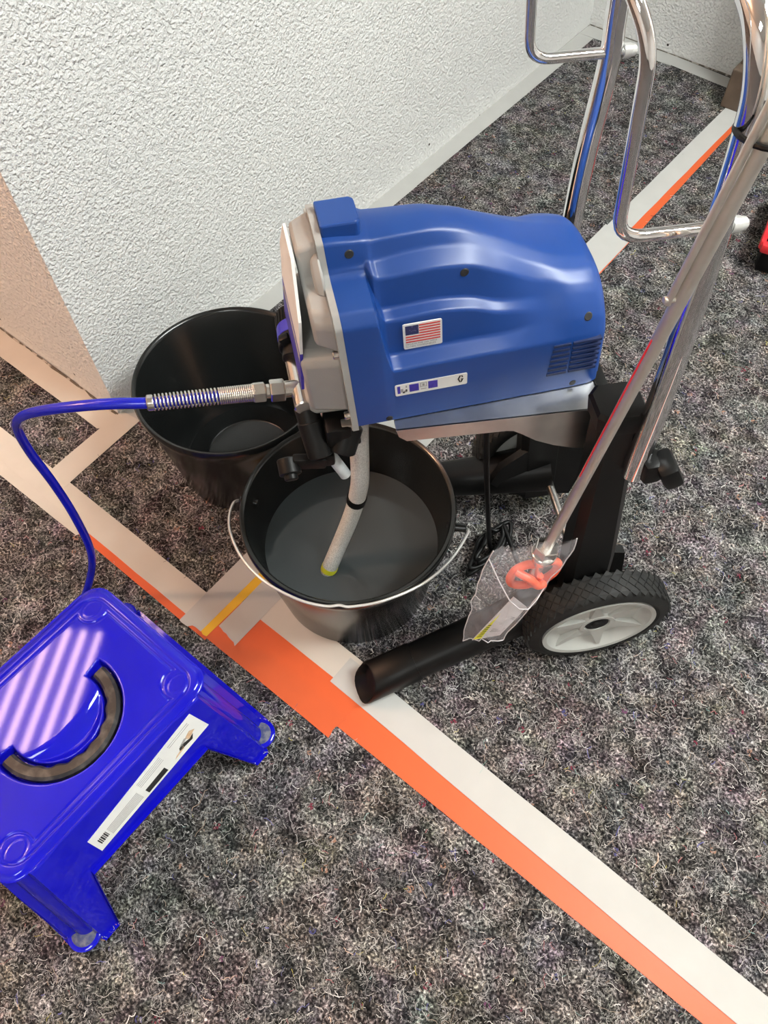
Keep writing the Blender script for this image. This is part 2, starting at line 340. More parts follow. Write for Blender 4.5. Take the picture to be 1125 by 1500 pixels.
# ceiling lamps: square louvred panels
def louvre_lamp(loc, rz, em, label, n=8, size=0.6):
    t = tag(empty('ceiling_lamp', loc, rz), label, 'lamp')
    f = MB(); h = size / 2
    for sx, sy, dx, dy in ((0, h, size + .03, .02), (0, -h, size + .03, .02), (h, 0, .02, size), (-h, 0, .02, size)): f.box((sx, sy, -.03), (dx, dy, .06))
    f.box((0, 0, -0.004), (size, size, .008)); f.build('housing', MT['fin'], t)
    for i in range(n):
        x = -h + size * (i + .5) / n
        MB().box((x, 0, -.020), (size / n * .28, size - .04, .012)).build('light_tube', em, t)
    for i in range(1, n):
        x = -h + size * i / n
        MB().box((x, 0, -.038), (.006, size - .02, .04)).build('louvre', MT['fin'], t)
    return t
louvre_lamp((-1.98, -0.16, ZC), math.radians(31), MT['warm'], 'warm louvred square ceiling lamp outside the view, mirrored in the blue stool')
def panel_lamp(loc, label, em, dx=0.6, dy=1.2):
    t = tag(empty('panel_lamp', loc), label, 'lamp'); f = MB()
    for cx, cy, ax_, ay_ in ((0, dy / 2, dx + .04, .02), (0, -dy / 2, dx + .04, .02), (dx / 2, 0, .02, dy), (-dx / 2, 0, .02, dy)): f.box((cx, cy, -.02), (ax_, ay_, .04))
    f.box((0, 0, -.005), (dx, dy, .01)); f.build('frame', MT['lampw'], t)
    MB().box((0, 0, -.035), (dx - .02, dy - .02, .006)).build('diffuser', em, t)
panel_lamp((0.85, 1.22, ZC), 'flat cool white ceiling panel near the back wall', MT['cool'])
panel_lamp((0.7, -1.6, ZC), 'unseen cool panel added as fill light above the near floor', MT['fill'])  # added fill light, out of view, brightens the near faces
pl = tag(empty('added_warm_lamp', (-2.35, -1.0, ZC)), 'unseen warm bulb added left of the view to supply warm light', 'lamp')  # bulb added out of view to throw warm light from the left
MB().cyl((0, 0, 0), (0, 0, -.16), .004).build('cord', MT['ink'], pl); MB().lathe([(0, -.16), (.022, -.16), (.022, -.21), (0, -.21)], n=20).build('socket', MT['lampw'], pl, smooth=40)
MB().lathe([(0, -.21), (.02, -.215), (.042, -.25), (.05, -.285), (.042, -.32), (.02, -.338), (0, -.34)], n=24).build('bulb', MT['bulb'], pl, smooth=60)

# ------------------------------------------------------------------ tapes on the floor
TAPES = []
def tape(name, poly, z, material, label, cat='tape', group=None, torn=()):
    P = [Vector((x, y, 0)) for x, y in poly]; out = []; n = len(P)
    for i in range(n):
        a, b = P[i], P[(i + 1) % n]; L = (b - a).length; out.append(a)
        k = max(1, int(L / (0.006 if i in torn else 0.05))); nn = Vector((-(b - a).y, (b - a).x, 0)).normalized()
        for j in range(1, k): out.append(a.lerp(b, j / k) + nn * (random.uniform(-.0035, .0035) if i in torn else random.uniform(-.0005, .0005)))
    cx = sum(p.x for p in P) / n; cy = sum(p.y for p in P) / n
    o = MB().prism([(p.x, p.y) for p in out], z, z + 0.00035).build(name, material, base=(cx, cy, 0)); o.location = (cx, cy, 0)
    xs = [p.x for p in P]; ys = [p.y for p in P]; TAPES.append((min(xs), max(xs), min(ys), max(ys)))
    return tag(o, label, cat, group)
Z1, Z2, Z3, Z4 = 0.0006, 0.0011, 0.0016, 0.0021
# along the side wall (warm corner) and the left wall
tape('masking_tape', [(-1.9, 0.355), (-1.037, 0.359), (-0.985, 0.408), (-1.9, 0.408)], Z1, MT['tape_cream'], 'cream masking tape along the foot of the warm-lit left wall face')
tape('masking_tape', [(-1.036, 0.415), (-0.985, 0.415), (-0.992, 0.90), (-1.041, 0.90)], Z1, MT['tape'], 'white masking tape along the textured wall, behind the empty bucket', torn=(2,))
tape('masking_tape', [(-1.040, 0.88), (-0.993, 0.88), (-0.997, 1.34), (-1.044, 1.34)], Z2, MT['tape'], 'short white masking tape along the textured wall, above the grey pump housing', torn=(0, 2))
tape('masking_tape', [(-1.045, 1.31), (-0.998, 1.31), (-1.005, 2.24), (-1.052, 2.24)], Z1, MT['tape'], 'white masking tape along the textured wall, reaching the far room corner')
tape('masking_tape', [(-1.05, 2.19), (-0.76, 2.196), (-0.76, 2.247), (-1.05, 2.247)], Z2, MT['tape'], 'white masking tape along the far back wall, in the room corner')
tape('masking_tape', [(-0.79, 2.200), (-0.545, 2.186), (-0.545, 2.235), (-0.79, 2.247)], Z3, MT['tape'], 'white masking tape along the back wall, ending at the brown door jamb', torn=(3,))
# short tape from wall corner to the main line
tape('masking_tape', [(-1.028, 0.225), (-0.976, 0.222), (-0.984, 0.425), (-1.034, 0.418)], Z3, MT['tape_cream'], 'short cream tape linking the wall corner with the long tape line')
# left strip of the main line: two overlapping widths
tape('masking_tape', [(-1.7, 0.193), (-0.585, 0.193), (-0.585, 0.243), (-1.7, 0.243)], Z2, MT['tape_cream'], 'long cream masking tape running left from the buckets past the blue hose')
tape('masking_tape', [(-1.7, 0.158), (-0.885, 0.176), (-0.868, 0.186), (-0.868, 0.222), (-1.7, 0.208)], Z1, MT['tape_cream'], 'lower cream masking tape ending beside the blue hose loop', torn=(1,))
tape('orange_tape', [(-0.875, 0.180), (-0.55, 0.180), (-0.55, 0.235), (-0.875, 0.235)], Z1 - .0003, MT['tape_orange'], 'thin orange tape edge showing behind the blue stool under cream tape')
# line running away: under cart to the jamb
tape('yellow_tape', [(-0.574, 0.188), (-0.552, 0.186), (-0.534, 0.95), (-0.558, 0.95)], Z3, MT['tape_yellow'], 'narrow yellow tape under translucent masking tape beside the front bucket', torn=(0,))
tape('masking_tape', [(-0.609, 0.178), (-0.566, 0.186), (-0.560, 0.96), (-0.612, 0.96)], Z4, MT['tape'], 'translucent masking tape with torn end, left of the yellow strip', torn=(0,))
tape('masking_tape', [(-0.549, 0.212), (-0.503, 0.203), (-0.498, 0.98), (-0.546, 0.98)], Z4, MT['tape'], 'translucent masking tape with torn end, right of the yellow strip', torn=(0,))
tape('orange_tape', [(-0.538, 0.93), (-0.482, 0.93), (-0.488, 2.095), (-0.538, 2.095)], Z1, MT['tape_orange'], 'orange tape running from behind the sprayer to the brown jamb')
tape('masking_tape', [(-0.562, 0.92), (-0.487, 0.92), (-0.486, 1.50), (-0.560, 1.50)], Z3, MT['tape'], 'white masking tape behind the blue sprayer body, pinkish over orange', torn=(2,))
tape('masking_tape', [(-0.556, 1.44), (-0.507, 1.44), (-0.499, 2.10), (-0.547, 2.19)], Z2, MT['tape'], 'white masking tape leading to the brown jamb at the far right')
# main line, right part
tape('orange_tape', [(-0.573, 0.184), (-0.283, 0.186), (-0.280, 0.268), (-0.565, 0.268)], Z2, MT['tape_orange'], 'wide short orange tape patch in front of the black bucket', torn=(1,))
tape('orange_tape', [(-0.57, 0.207), (0.75, 0.213), (0.75, 0.258), (-0.57, 0.262)], Z1, MT['tape_orange'], 'long orange tape running to the lower right corner')
tape('masking_tape', [(-0.510, 0.264), (-0.27, 0.264), (-0.27, 0.313), (-0.512, 0.316)], Z3 - .0001, MT['tape_cream'], 'beige masking tape under the front bucket, beside the orange patch')
tape('masking_tape', [(-0.34, 0.256), (0.75, 0.228), (0.75, 0.282), (-0.34, 0.307)], Z4, MT['tape'], 'long white masking tape running to the lower right corner')

# ------------------------------------------------------------------ fleece threads (loose wool fibres on the floor covering)
def threads(N, x0, x1, y0, y1):
    seg = 6
    P = np.stack([rng.uniform(x0, x1, N), rng.uniform(y0, y1, N)], 1)
    ok = ~((P[:, 0] < -1.0) & (P[:, 1] > 0.36)) & (P[:, 1] < 2.18)
    for a, b, c, d in TAPES: ok &= ~((P[:, 0] > a - .004) & (P[:, 0] < b + .004) & (P[:, 1] > c - .004) & (P[:, 1] < d + .004))
    P = P[ok]; n = len(P)
    L = rng.gamma(1.8, 0.0042, n) + 0.002; wd = rng.uniform(0.00012, 0.0004, n) * np.where(rng.random(n) < .04, 1.8, 1)
    th = rng.uniform(0, 2 * PI, n); cur = rng.normal(0, 1.0, n) / np.maximum(L, .006) * 1.1; jit = rng.normal(0, .45, (n, seg))
    pts = np.zeros((n, seg + 1, 3)); pts[:, 0, :2] = P; pts[:, 0, 2] = rng.uniform(.0002, .0012, n)
    for k in range(seg):
        t = th + cur * L * k / seg + jit[:, k]
        pts[:, k + 1, 0] = pts[:, k, 0] + np.cos(t) * L / seg; pts[:, k + 1, 1] = pts[:, k, 1] + np.sin(t) * L / seg
        pts[:, k + 1, 2] = np.clip(pts[:, k, 2] + rng.normal(0, .0006, n), .0001, .0028)
    tn = np.gradient(pts, axis=1); tn /= np.linalg.norm(tn[..., :2], axis=2, keepdims=True) + 1e-9
    nr = np.stack([-tn[..., 1], tn[..., 0], np.zeros_like(tn[..., 0])], 2) * wd[:, None, None]
    V = np.stack([pts - nr, pts + nr], 2).reshape(-1, 3)
    b = (np.arange(n)[:, None] * (seg + 1) * 2 + np.arange(seg)[None] * 2).reshape(-1)
    F = np.stack([b, b + 2, b + 3, b + 1], 1)
    pal = np.array([(.55, .53, .50), (.42, .41, .40), (.62, .60, .58), (.25, .24, .24), (.10, .10, .10), (.02, .02, .02), (.33, .27, .22), (.42, .16, .17), (.14, .14, .36), (.55, .40, .30), (.55, .50, .12), (.20, .34, .32)])
    pr = np.array([.2, .18, .11, .16, .12, .12, .06, .016, .012, .016, .004, .008]); ci = rng.choice(len(pal), n, p=pr / pr.sum())
    C = pal[ci] * rng.uniform(.6, 1.15, (n, 1)); C = np.concatenate([C, np.ones((n, 1))], 1); C = np.repeat(C, (seg + 1) * 2, 0)
    me = bpy.data.meshes.new('wool_threads'); me.vertices.add(len(V)); me.vertices.foreach_set('co', V.astype('f').ravel())
    me.loops.add(F.size); me.loops.foreach_set('vertex_index', F.astype('i').ravel())
    me.polygons.add(len(F)); me.polygons.foreach_set('loop_start', np.arange(0, F.size, 4, dtype='i'))
    me.update(calc_edges=True); at = me.color_attributes.new('thread_colour', 'FLOAT_COLOR', 'POINT'); at.data.foreach_set('color', C.astype('f').ravel())
    me.materials.append(MT['thread']); o = bpy.data.objects.new('wool_threads', me); COL.objects.link(o)
    return tag(o, 'loose pale and coloured wool threads of the grey fleece floor cover', 'fleece', kind='stuff')
threads(150000, -1.6, 0.9, -0.95, 2.2)

# ------------------------------------------------------------------ the sprayer on its cart
CY = math.radians(228.5)
cart = tag(empty('paint_sprayer', (-0.183, 0.669, 0), CY), 'blue airless paint sprayer on a black two-wheeled cart with chrome handle', 'paint sprayer')
# near side is +Y, forward (towards the buckets) is +X
def side_parts(s):
    # upright post, tapering upwards
    def pring(z, cx, hx, hy, cy=.118):
        return [(cx + sx * (hx - (.010 if k else 0)), s * (cy + sy * (hy - (0 if k else .010))), z) for sx, sy, k in ((-1, -1, 1), (1, -1, 1), (1, -1, 0), (1, 1, 0), (1, 1, 1), (-1, 1, 1), (-1, 1, 0), (-1, -1, 0))]
    def stack(rs):
        V = sum(rs, []); n = len(rs)
        return V, [(i * 8 + j, i * 8 + (j + 1) % 8, (i + 1) * 8 + (j + 1) % 8, (i + 1) * 8 + j) for i in range(n - 1) for j in range(8)] + [list(range(8)), list(range(n * 8 - 8, n * 8))]
    po = MB().add(*stack([pring(.055, .006, .034, .024), pring(.12, .012, .034, .024), pring(.26, .027, .034, .023), pring(.570, .064, .022, .021)])).build('post', MT['black'], cart, smooth=35)
    MB().add(*stack([pring(.556, .0625, .026, .025), pring(.578, .065, .027, .026), pring(.583, .0655, .024, .023)])).build('post_cap', MT['black'], po, smooth=35)
    # sloping, splayed leg with an end cap
    l = MB(); P0 = Vector((0.00, s * .112, 0.118)); P1 = Vector((0.355, s * .180, 0.036)); d = (P1 - P0).normalized()
    ey = Vector((-d.y, d.x, 0)).normalized(); ez = d.cross(ey); M3 = Matrix((d, ey, ez)).transposed()
    L = (P1 - P0).length
    NS = 20; sec = []
    for k in range(NS):
        q = 2 * PI * k / NS; ca, sa = math.cos(q), math.sin(q); sec.append((.029 * math.copysign(abs(ca) ** .75, ca), .029 * math.copysign(abs(sa) ** .75, sa)))
    def ring(x, k, cut=0.0): return [P0 + M3 @ Vector((x - cut * (b / .029 + 1), a * k, b * k)) for a, b in sec]
    def skin(rs):
        V = sum(rs, []); n = len(rs)
        return V, [(i * NS + j, i * NS + (j + 1) % NS, (i + 1) * NS + (j + 1) % NS, (i + 1) * NS + j) for i in range(n - 1) for j in range(NS)] + [list(range(NS)), list(range(n * NS - NS, n * NS))]
    lo = MB().add(*skin([ring(-.01, 1.3), ring(.08, 1.15), ring(.16, 1.0), ring(L - .078, .96)])).build('leg', MT['black'], cart, smooth=50)
    rs = [ring(L - .082, 1.0), ring(L - .078, 1.02), ring(L + .022, 1.02, .020), ring(L + .025, .96, .020), ring(L + .022, .90, .020), ring(L + .006, .84, .020)]
    MB().add(*skin(rs)).build('foot_cap', MT['black'], lo, smooth=50)
    # gusset joining leg and post, with a bolt
    g = MB(); Mx = Matrix(((1, 0, 0), (0, 0, 1), (0, 1, 0))).to_4x4()
    poly = [(-.05, .05), (.06, .075), (.10, .12), (.085, .16), (.05, .195), (.0, .215), (-.045, .20), (-.06, .12)]
    g.prism(poly, s * .095, s * .108, Mx); go = g.build('gusset', MT['black'], cart, smooth=35)
    MB().cyl((.025, s * .09, .135), (.025, s * .112, .135), .005).build('bolt', MT['nickel'], go, smooth=40)
for s in (1, -1): side_parts(s)
def wheel(s):
    t = MB(); R = .113; y0 = s * .186; W = .046; ax = (0, -s, 0); c = (0, y0, R)
    t.lathe([(.086, .004), (.092, .0), (.103, .002), (.109, .007), (.1105, .012), (.1105, W - .012), (.109, W - .007), (.103, W - .002), (.092, W), (.084, W - .004), (.082, W / 2)], c, ax, 72, closed=True)
    wo = t.build('wheel', MT['rubber'], cart, smooth=40)
    tr = MB(); n = 44; q = Vector((0, 0, 1)).rotation_difference(Vector(ax))
    for i in range(n):
        for row, (z, off) in enumerate(((.008, 0), (.0155, .5), (.023, 0), (.0305, .5), (.038, 0))):
            a = 2 * PI * (i + off) / n; rr = .1105 if 0 < row < 4 else .1085
            Ms = Matrix.Rotation(a, 3, 'Z') @ Matrix.Rotation(PI / 4, 3, 'X')
            p = Vector((math.cos(a) * rr, math.sin(a) * rr, z)); bm = MB().box(p, (.0024, .0094, .0094), Ms)
            tr.add([Vector(c) + q @ Vector(v) for v in bm.v], bm.f)
    tr.build('tread', MT['rubber'], wo)
    h = MB(); h.lathe([(.0, .014), (.018, .014), (.020, .008), (.026, .008), (.030, .013), (.062, .016), (.072, .009), (.080, .001), (.0865, .000), (.0865, .010), (.075, .03), (.0, .032)], c, ax, 64)
    hub = lab(h.build('hub', MT['hubgrey'], wo, smooth=30), 'pale grey plastic hub')
    for k in range(6):
        a = 2 * PI * k / 6 + .3; sp = MB(); M3 = Matrix.Rotation(a, 3, 'Z')
        V = [M3 @ Vector(v) for v in ((.026, -.011, .009), (.026, .011, .009), (.078, .002, .004), (.078, -.002, .004), (.026, -.011, .018), (.026, .011, .018), (.078, .002, .016), (.078, -.002, .016))]
        sp.add([Vector(c) + q @ v for v in V], [(0, 1, 2, 3), (4, 5, 6, 7), (0, 1, 5, 4), (1, 2, 6, 5), (2, 3, 7, 6), (3, 0, 4, 7)]); sp.build('spoke', MT['hubgrey'], wo)
    cp = MB(); cp.lathe([(0, .006), (.008, .006), (.010, .009), (.0175, .009), (.0185, .012), (.0185, .02), (0, .02)], c, ax, 32); cp.build('axle_cap', MT['black'], wo, smooth=40)
for s in (1, -1): wheel(s)
MB().cyl((0, -.175, .113), (0, .175, .113), .0065).build('axle', MT['zinc'], cart, smooth=40)
# tray
tr = MB(); TZ = .530
tr.prism([(.057, .086), (.290, .0755), (.290, -.130), (.057, -.130)], TZ - .002, TZ); to = tr.build('tray', MT['zinc'], cart)
Mx = Matrix(((1, 0, 0, 0), (0, 0, 1, 0), (0, 1, 0, 0), (0, 0, 0, 1)))
fl = [(.057, TZ), (.290, TZ), (.287, TZ - .012), (.278, TZ - .021), (.165, TZ - .0225), (.157, TZ - .024), (.146, TZ - .032), (.128, TZ - .047), (.105, TZ - .060), (.080, TZ - .070), (.057, TZ - .074)]
for y, sl in ((.0845, -.045), (-.1305, 0)): MB().prism(fl, y, y + .0018, Matrix(((1, 0, 0, 0), (sl, 0, 1, -.057 * sl), (0, 1, 0, 0), (0, 0, 0, 1)))).build('tray_flange', MT['zinc'], to)
MB().box((.0578, -.022, TZ - .03), (.0018, .214, .06)).build('tray_end', MT['zinc'], to)
MB().box((.046, 0, .495), (.02, .190, .05), bev=.004).build('cross_brace', MT['black'], cart, smooth=35)
# chrome handle (one bent tube) and the rack for the hose
hn = [(.034, .147, .484), (.041, .142, .662), (.044, .131, .784), (.048, .129, .828), (.052, .128, .872), (.057, .127, .908), (.064, .118, .938), (.067, .100, .953), (.070, .06, .965), (.070, 0, .968)]
hp = hn + [(x, -y, z) for x, y, z in hn[-2::-1]]
MB().tube(hp, lambda t: .0100 + .0026 * max(0, abs(t - .5) - .34) / .16, 24, sub=8).build('handle', MT['chrome'], cart, smooth=60)
rp = bend([(.050, .128, .80), (.127, .128, .801), (.141, .128, .945), (.156, .105, .975), (.156, -.105, .975), (.141, -.128, .945), (.127, -.128, .801), (.050, -.128, .80)], .022, 7)
MB().tube(rp, .0052, 14, sub=1).build('hose_rack', MT['chrome'], cart, smooth=60)
for s in (1, -1):
    n = MB(); n.lathe([(0, 0), (.0066, 0), (.0066, .007), (.006, .008), (.0056, .0115), (.003, .014), (0, .0147)], (.034, s * .128, .80), (-1, 0, 0), 16)
    n.cyl((.06, s * .128, .8), (.03, s * .128, .8), .004); n.build('acorn_nut', MT['wire'], cart, smooth=30)
    k = MB(); k.box((.020, s * .152, .500), (.022, .026, .034), Matrix.Rotation(.12, 3, 'Y'), bev=.005); k.box((.004, s * .160, .503), (.022, .036, .038), Matrix.Rotation(.5, 3, 'Y'), bev=.006)
    k.build('clamp_knob', MT['black'], cart, smooth=35)
tz = MB(); tz.tube([(.051 + .014 * math.cos(t), .141 + .024 * math.sin(t), .885 + .005 * math.sin(t)) for t in [2 * PI * i / 20 for i in range(21)]], .0022, 8, sub=1)
tz.build('cable_tie', MT['black'], cart, smooth=40)

# ---- sprayer body: frame (s, lateral, height), s = 0 at the back, .279 at the front plate
YB = math.radians(3.0); BO = Vector((.051, .049, .5315)); SH = math.tan(math.radians(3.5))
UU = Vector((math.cos(YB), math.sin(YB), 0)); AA = Vector((-math.sin(YB), math.cos(YB), 0))
def bp_(s, l, h, shear=True): return BO + UU * (s + (SH * h if shear else 0)) + AA * l + Vector((0, 0, h))
LEN = .279; CL = -.085
KEYS = [  # distance from front, near-side profile (lateral, height)
    (0.000, [(0, 0), (0, .146), (-.010, .158), (-.045, .164), (-.051, .167), (-.0525, .170), (-.054, .173), (-.058, .198), (CL, .204)]),
    (0.033, [(0, 0), (0, .146), (-.010, .158), (-.045, .165), (-.050, .168), (-.0515, .171), (-.054, .174), (-.059, .195), (CL, .200)]),
    (0.039, [(0, 0), (0, .100), (-.014, .108), (-.020, .140), (-.034, .145), (-.040, .170), (-.054, .176), (-.060, .194), (CL, .198)]),
    (0.045, [(0, 0), (0, .078), (-.018, .083), (-.0205, .127), (-.0345, .131), (-.038, .166), (-.056, .174), (-.061, .192), (CL, .197)]),
    (0.095, [(0, 0), (0, .079), (-.018, .085), (-.0205, .129), (-.0345, .133), (-.038, .168), (-.058, .177), (-.064, .191), (CL, .196)]),
    (0.130, [(0, 0), (0, .079), (-.018, .086), (-.0210, .124), (-.0345, .129), (-.0385, .164), (-.057, .174), (-.067, .184), (CL, .188)]),
    (0.165, [(0, 0), (0, .078), (-.016, .088), (-.021, .112), (-.032, .119), (-.038, .150), (-.054, .161), (-.067, .169), (CL, .172)]),
    (0.205, [(0, 0), (0, .078), (-.013, .097), (-.020, .108), (-.028, .118), (-.036, .132), (-.048, .143), (-.064, .149), (CL, .151)]),
    (0.235, [(0, 0), (-.001, .077), (-.008, .099), (-.015, .111), (-.022, .120), (-.030, .128), (-.042, .134), (-.060, .138), (CL, .139)]),
    (0.262, [(-.001, 0), (-.003, .075), (-.010, .096), (-.017, .107), (-.024, .116), (-.032, .123), (-.044, .129), (-.061, .132), (CL, .133)]),
    (0.274, [(-.004, .001), (-.008, .072), (-.015, .090), (-.022, .100), (-.029, .108), (-.037, .114), (-.048, .120), (-.063, .123), (CL, .124)]),
    (0.2795, [(-.012, .004), (-.017, .067), (-.024, .081), (-.030, .089), (-.036, .095), (-.043, .101), (-.053, .106), (-.066, .109), (CL, .110)])]
def prof_at(f):
    for i in range(len(KEYS) - 1):
        if f <= KEYS[i + 1][0] + 1e-9:
            a, b = KEYS[i], KEYS[i + 1]; t = (f - a[0]) / (b[0] - a[0]); break
    A, B = np.array(a[1]), np.array(b[1]); hh = b[0] - a[0]
    def slope(j):
        if j <= 0 or j >= len(KEYS) - 1: return np.zeros_like(A)
        d0 = (np.array(KEYS[j][1]) - np.array(KEYS[j - 1][1])) / (KEYS[j][0] - KEYS[j - 1][0]); d1 = (np.array(KEYS[j + 1][1]) - np.array(KEYS[j][1])) / (KEYS[j + 1][0] - KEYS[j][0])
        return np.where(d0 * d1 > 0, 2 * d0 * d1 / np.where(np.abs(d0 + d1) < 1e-9, 1e-9, d0 + d1), 0)
    m0, m1 = slope(i) * hh, slope(i + 1) * hh
    return A * (2 * t ** 3 - 3 * t * t + 1) + m0 * (t ** 3 - 2 * t * t + t) + B * (-2 * t ** 3 + 3 * t * t) + m1 * (t ** 3 - t * t)
def dense(p, rad=.0035):   # near profile with rounded corners, mirrored to the far side
    out = [p[0]]
    for i in range(1, len(p) - 1):
        a, b = p[i - 1] - p[i], p[i + 1] - p[i]; la, lb = np.hypot(*a), np.hypot(*b)
        qa = p[i] + a * min(rad / max(la, 1e-6), .48); qb = p[i] + b * min(rad / max(lb, 1e-6), .48)
        for k in range(5): t = k / 4; out.append(qa * (1 - t) ** 2 + p[i] * 2 * t * (1 - t) + qb * t * t)
    out.append(p[-1]); far = [np.array((2 * CL - q[0], q[1])) for q in out[:-1]][::-1]
    return out + far
KF = [k[0] for k in KEYS]
fs = sorted(set(KF + [KF[i] + (KF[i + 1] - KF[i]) * j / 5 for i in range(len(KF) - 1) for j in range(5)]))
rows = [[bp_(LEN - f, l, h) for l, h in dense(prof_at(f))] for f in fs]
nr = len(rows[0]); V = sum(rows, []); F = [(i * nr + j, i * nr + j + 1, (i + 1) * nr + j + 1, (i + 1) * nr + j) for i in range(len(rows) - 1) for j in range(nr - 1)]
F += [(i * nr, (i + 1) * nr, (i + 1) * nr + nr - 1, i * nr + nr - 1) for i in range(len(rows) - 1)]
F += [list(range(nr)), list(range((len(rows) - 1) * nr, len(rows) * nr))]
shroud = obj('shroud', V, F, MT['blue'], cart, smooth=50)
lab(shroud, 'royal blue moulded plastic motor cover')
def near_pt(f, l_or_h, by='h'):
    p = prof_at(f)
    for i in range(len(p) - 1):
        if p[i][1] <= l_or_h <= p[i + 1][1]:
            t = (l_or_h - p[i][1]) / (p[i + 1][1] - p[i][1]); q = p[i] * (1 - t) + p[i + 1] * t; d = p[i + 1] - p[i]; return q, np.array((d[1], -d[0])) / np.hypot(*d)
    return p[-1], np.array((0, 1.))
# raised blue tab on the front top edge
tb = MB(); poly = [(LEN, -.066), (LEN - .034, -.066), (LEN - .0375, -.070), (LEN - .0375, -.100), (LEN - .034, -.104), (LEN, -.104)]
V = [bp_(s_, l, .192) for s_, l in poly] + [bp_(s_, l, .212) for s_, l in poly]; k = len(poly)
tb.add(V, [list(range(k)), list(range(k, 2 * k))] + [(i, (i + 1) % k, k + (i + 1) % k, k + i) for i in range(k)])
tbo = tb.build('top_tab', MT['blue'], shroud); bv = tbo.modifiers.new('b', 'BEVEL'); bv.width = .002; bv.segments = 2
# screw holes: dark discs, the shade inside put into their colour
for f, h in ((.022, .185), (.128, .157), (.252, .098), (.245, .006), (.035, .004)):
    q, nn = near_pt(f, h); c = bp_(LEN - f, q[0], q[1]); nv = (AA * nn[0] + Vector((0, 0, nn[1]))).normalized()
    MB().cyl(c - nv * .006, c + nv * .0007, .0048 if h > .01 else .004, 18).build('screw_hole', MT['ink'], shroud, smooth=40)
# ventilation slots at the near side's back: dark strips painting in their shade
for r_ in range(7):
    h = .028 + r_ * .0072
    for f0, f1 in ((.212 + r_ * .0006, .234), (.237, .268)):
        MB().add([bp_(LEN - f, l, h + dz) for f in (f0, f1) for l in (.0009, -.012) for dz in (-.0016, .0016)],
                 [(0, 1, 3, 2), (4, 5, 7, 6), (0, 1, 5, 4), (2, 3, 7, 6), (0, 2, 6, 4), (1, 3, 7, 5)]).build('vent_slot', MT['bluedark'], shroud)
# decals: print lies flat on the wall
def decal(name, f0, f1, h0, h1, l, parts, label):
    def P(x, y, off): return bp_(LEN - (f0 + (f1 - f0) * x), l + off - .0000, h0 + (h1 - h0) * y)
    def quad(x0, y0, x1, y1, z0, z1, r=0):
        if r:
            rx = r / abs(f1 - f0); ry = r / abs(h1 - h0); poly = []
            for cx, cy, a0 in ((x1 - rx, y1 - ry, 0), (x0 + rx, y1 - ry, 90), (x0 + rx, y0 + ry, 180), (x1 - rx, y0 + ry, 270)):
                for k in range(5): a = math.radians(a0 + k * 22.5); poly.append((cx + rx * math.cos(a), cy + ry * math.sin(a)))
        else: poly = [(x0, y0), (x1, y0), (x1, y1), (x0, y1)]
        n = len(poly); V = [P(x, y, z0) for x, y in poly] + [P(x, y, z1) for x, y in poly]
        return V, [list(range(n)), list(range(n, 2 * n))] + [(i, (i + 1) % n, n + (i + 1) % n, n + i) for i in range(n)]
    b = MB(); b.add(*quad(0, 0, 1, 1, -.001, .0005, .002)); bo = lab(b.build(name, MT['white'], shroud), label)
    groups = {}
    for key, rects in parts:
        mb = groups.setdefault(key, MB())
        for rct in rects:
            if len(rct) == 4: mb.add(*quad(*rct, .0004, .00075))
            else:
                n = len(rct) // 2; pl = [(rct[2 * i], rct[2 * i + 1]) for i in range(n)]
                mb.add([P(x, y, .0004) for x, y in pl] + [P(x, y, .00075) for x, y in pl], [list(range(n)), list(range(n, 2 * n))] + [(i, (i + 1) % n, n + (i + 1) % n, n + i) for i in range(n)])
    # a decal has no deeper level than its print: join all print colours into it
    me = bo.data; bm = bmesh.new(); bm.from_mesh(me)
    for key, mb in groups.items():
        me.materials.append(MT[key]); mi = len(me.materials) - 1
        vs = [bm.verts.new(v) for v in mb.v]
        for fc in mb.f:
            try: q = bm.faces.new([vs[i] for i in fc]); q.material_index = mi
            except ValueError: pass
    bmesh.ops.recalc_face_normals(bm, faces=bm.faces); bm.to_mesh(me); bm.free()
    return bo
SX = 13; ys0, ys1 = .26, .94
st = []
for i in range(0, SX, 2):
    y1 = ys1 - (ys1 - ys0) * i / SX; y0 = ys1 - (ys1 - ys0) * (i + 1) / SX
    st.append((.06 if i >= 7 else .41, y0, .95, y1))
txt = []
def glyph_row(x0, x1, y0, y1, n, seed):
    rr = random.Random(seed); out = []; wd = (x1 - x0) / n
    for i in range(n):
        if rr.random() < .15: continue
        x = x0 + i * wd; a = rr.random()
        out.append((x, y0, x + wd * .22, y1)); out.append((x + wd * .5, y0, x + wd * .72, y1))
        out.append((x, y1 - (y1 - y0) * .25, x + wd * .72, y1) if a < .5 else (x, y0 + (y1 - y0) * .35, x + wd * .72, y0 + (y1 - y0) * .6))
    return out
DECALS = dict()

# lettering helper: text objects converted to mesh, laid on a plane given by origin + two axes
def letters(text, size, o, ex, ey, ez):
    cu = bpy.data.curves.new('lettering', 'FONT'); cu.body = text; cu.size = size; cu.extrude = 0.00012; cu.resolution_u = 2
    ob = bpy.data.objects.new('lettering', cu); COL.objects.link(ob); dg = bpy.context.evaluated_depsgraph_get(); dg.update()
    me = ob.evaluated_get(dg).to_mesh(); V = [v.co.copy() for v in me.vertices]; F = [tuple(p.vertices) for p in me.polygons]
    ob.evaluated_get(dg).to_mesh_clear(); bpy.data.objects.remove(ob); bpy.data.curves.remove(cu)
    return [o + ex * v.x + ey * v.y + ez * v.z for v in V], F
def near_lat(f, h): q, _ = near_pt(f, h); return q[0]

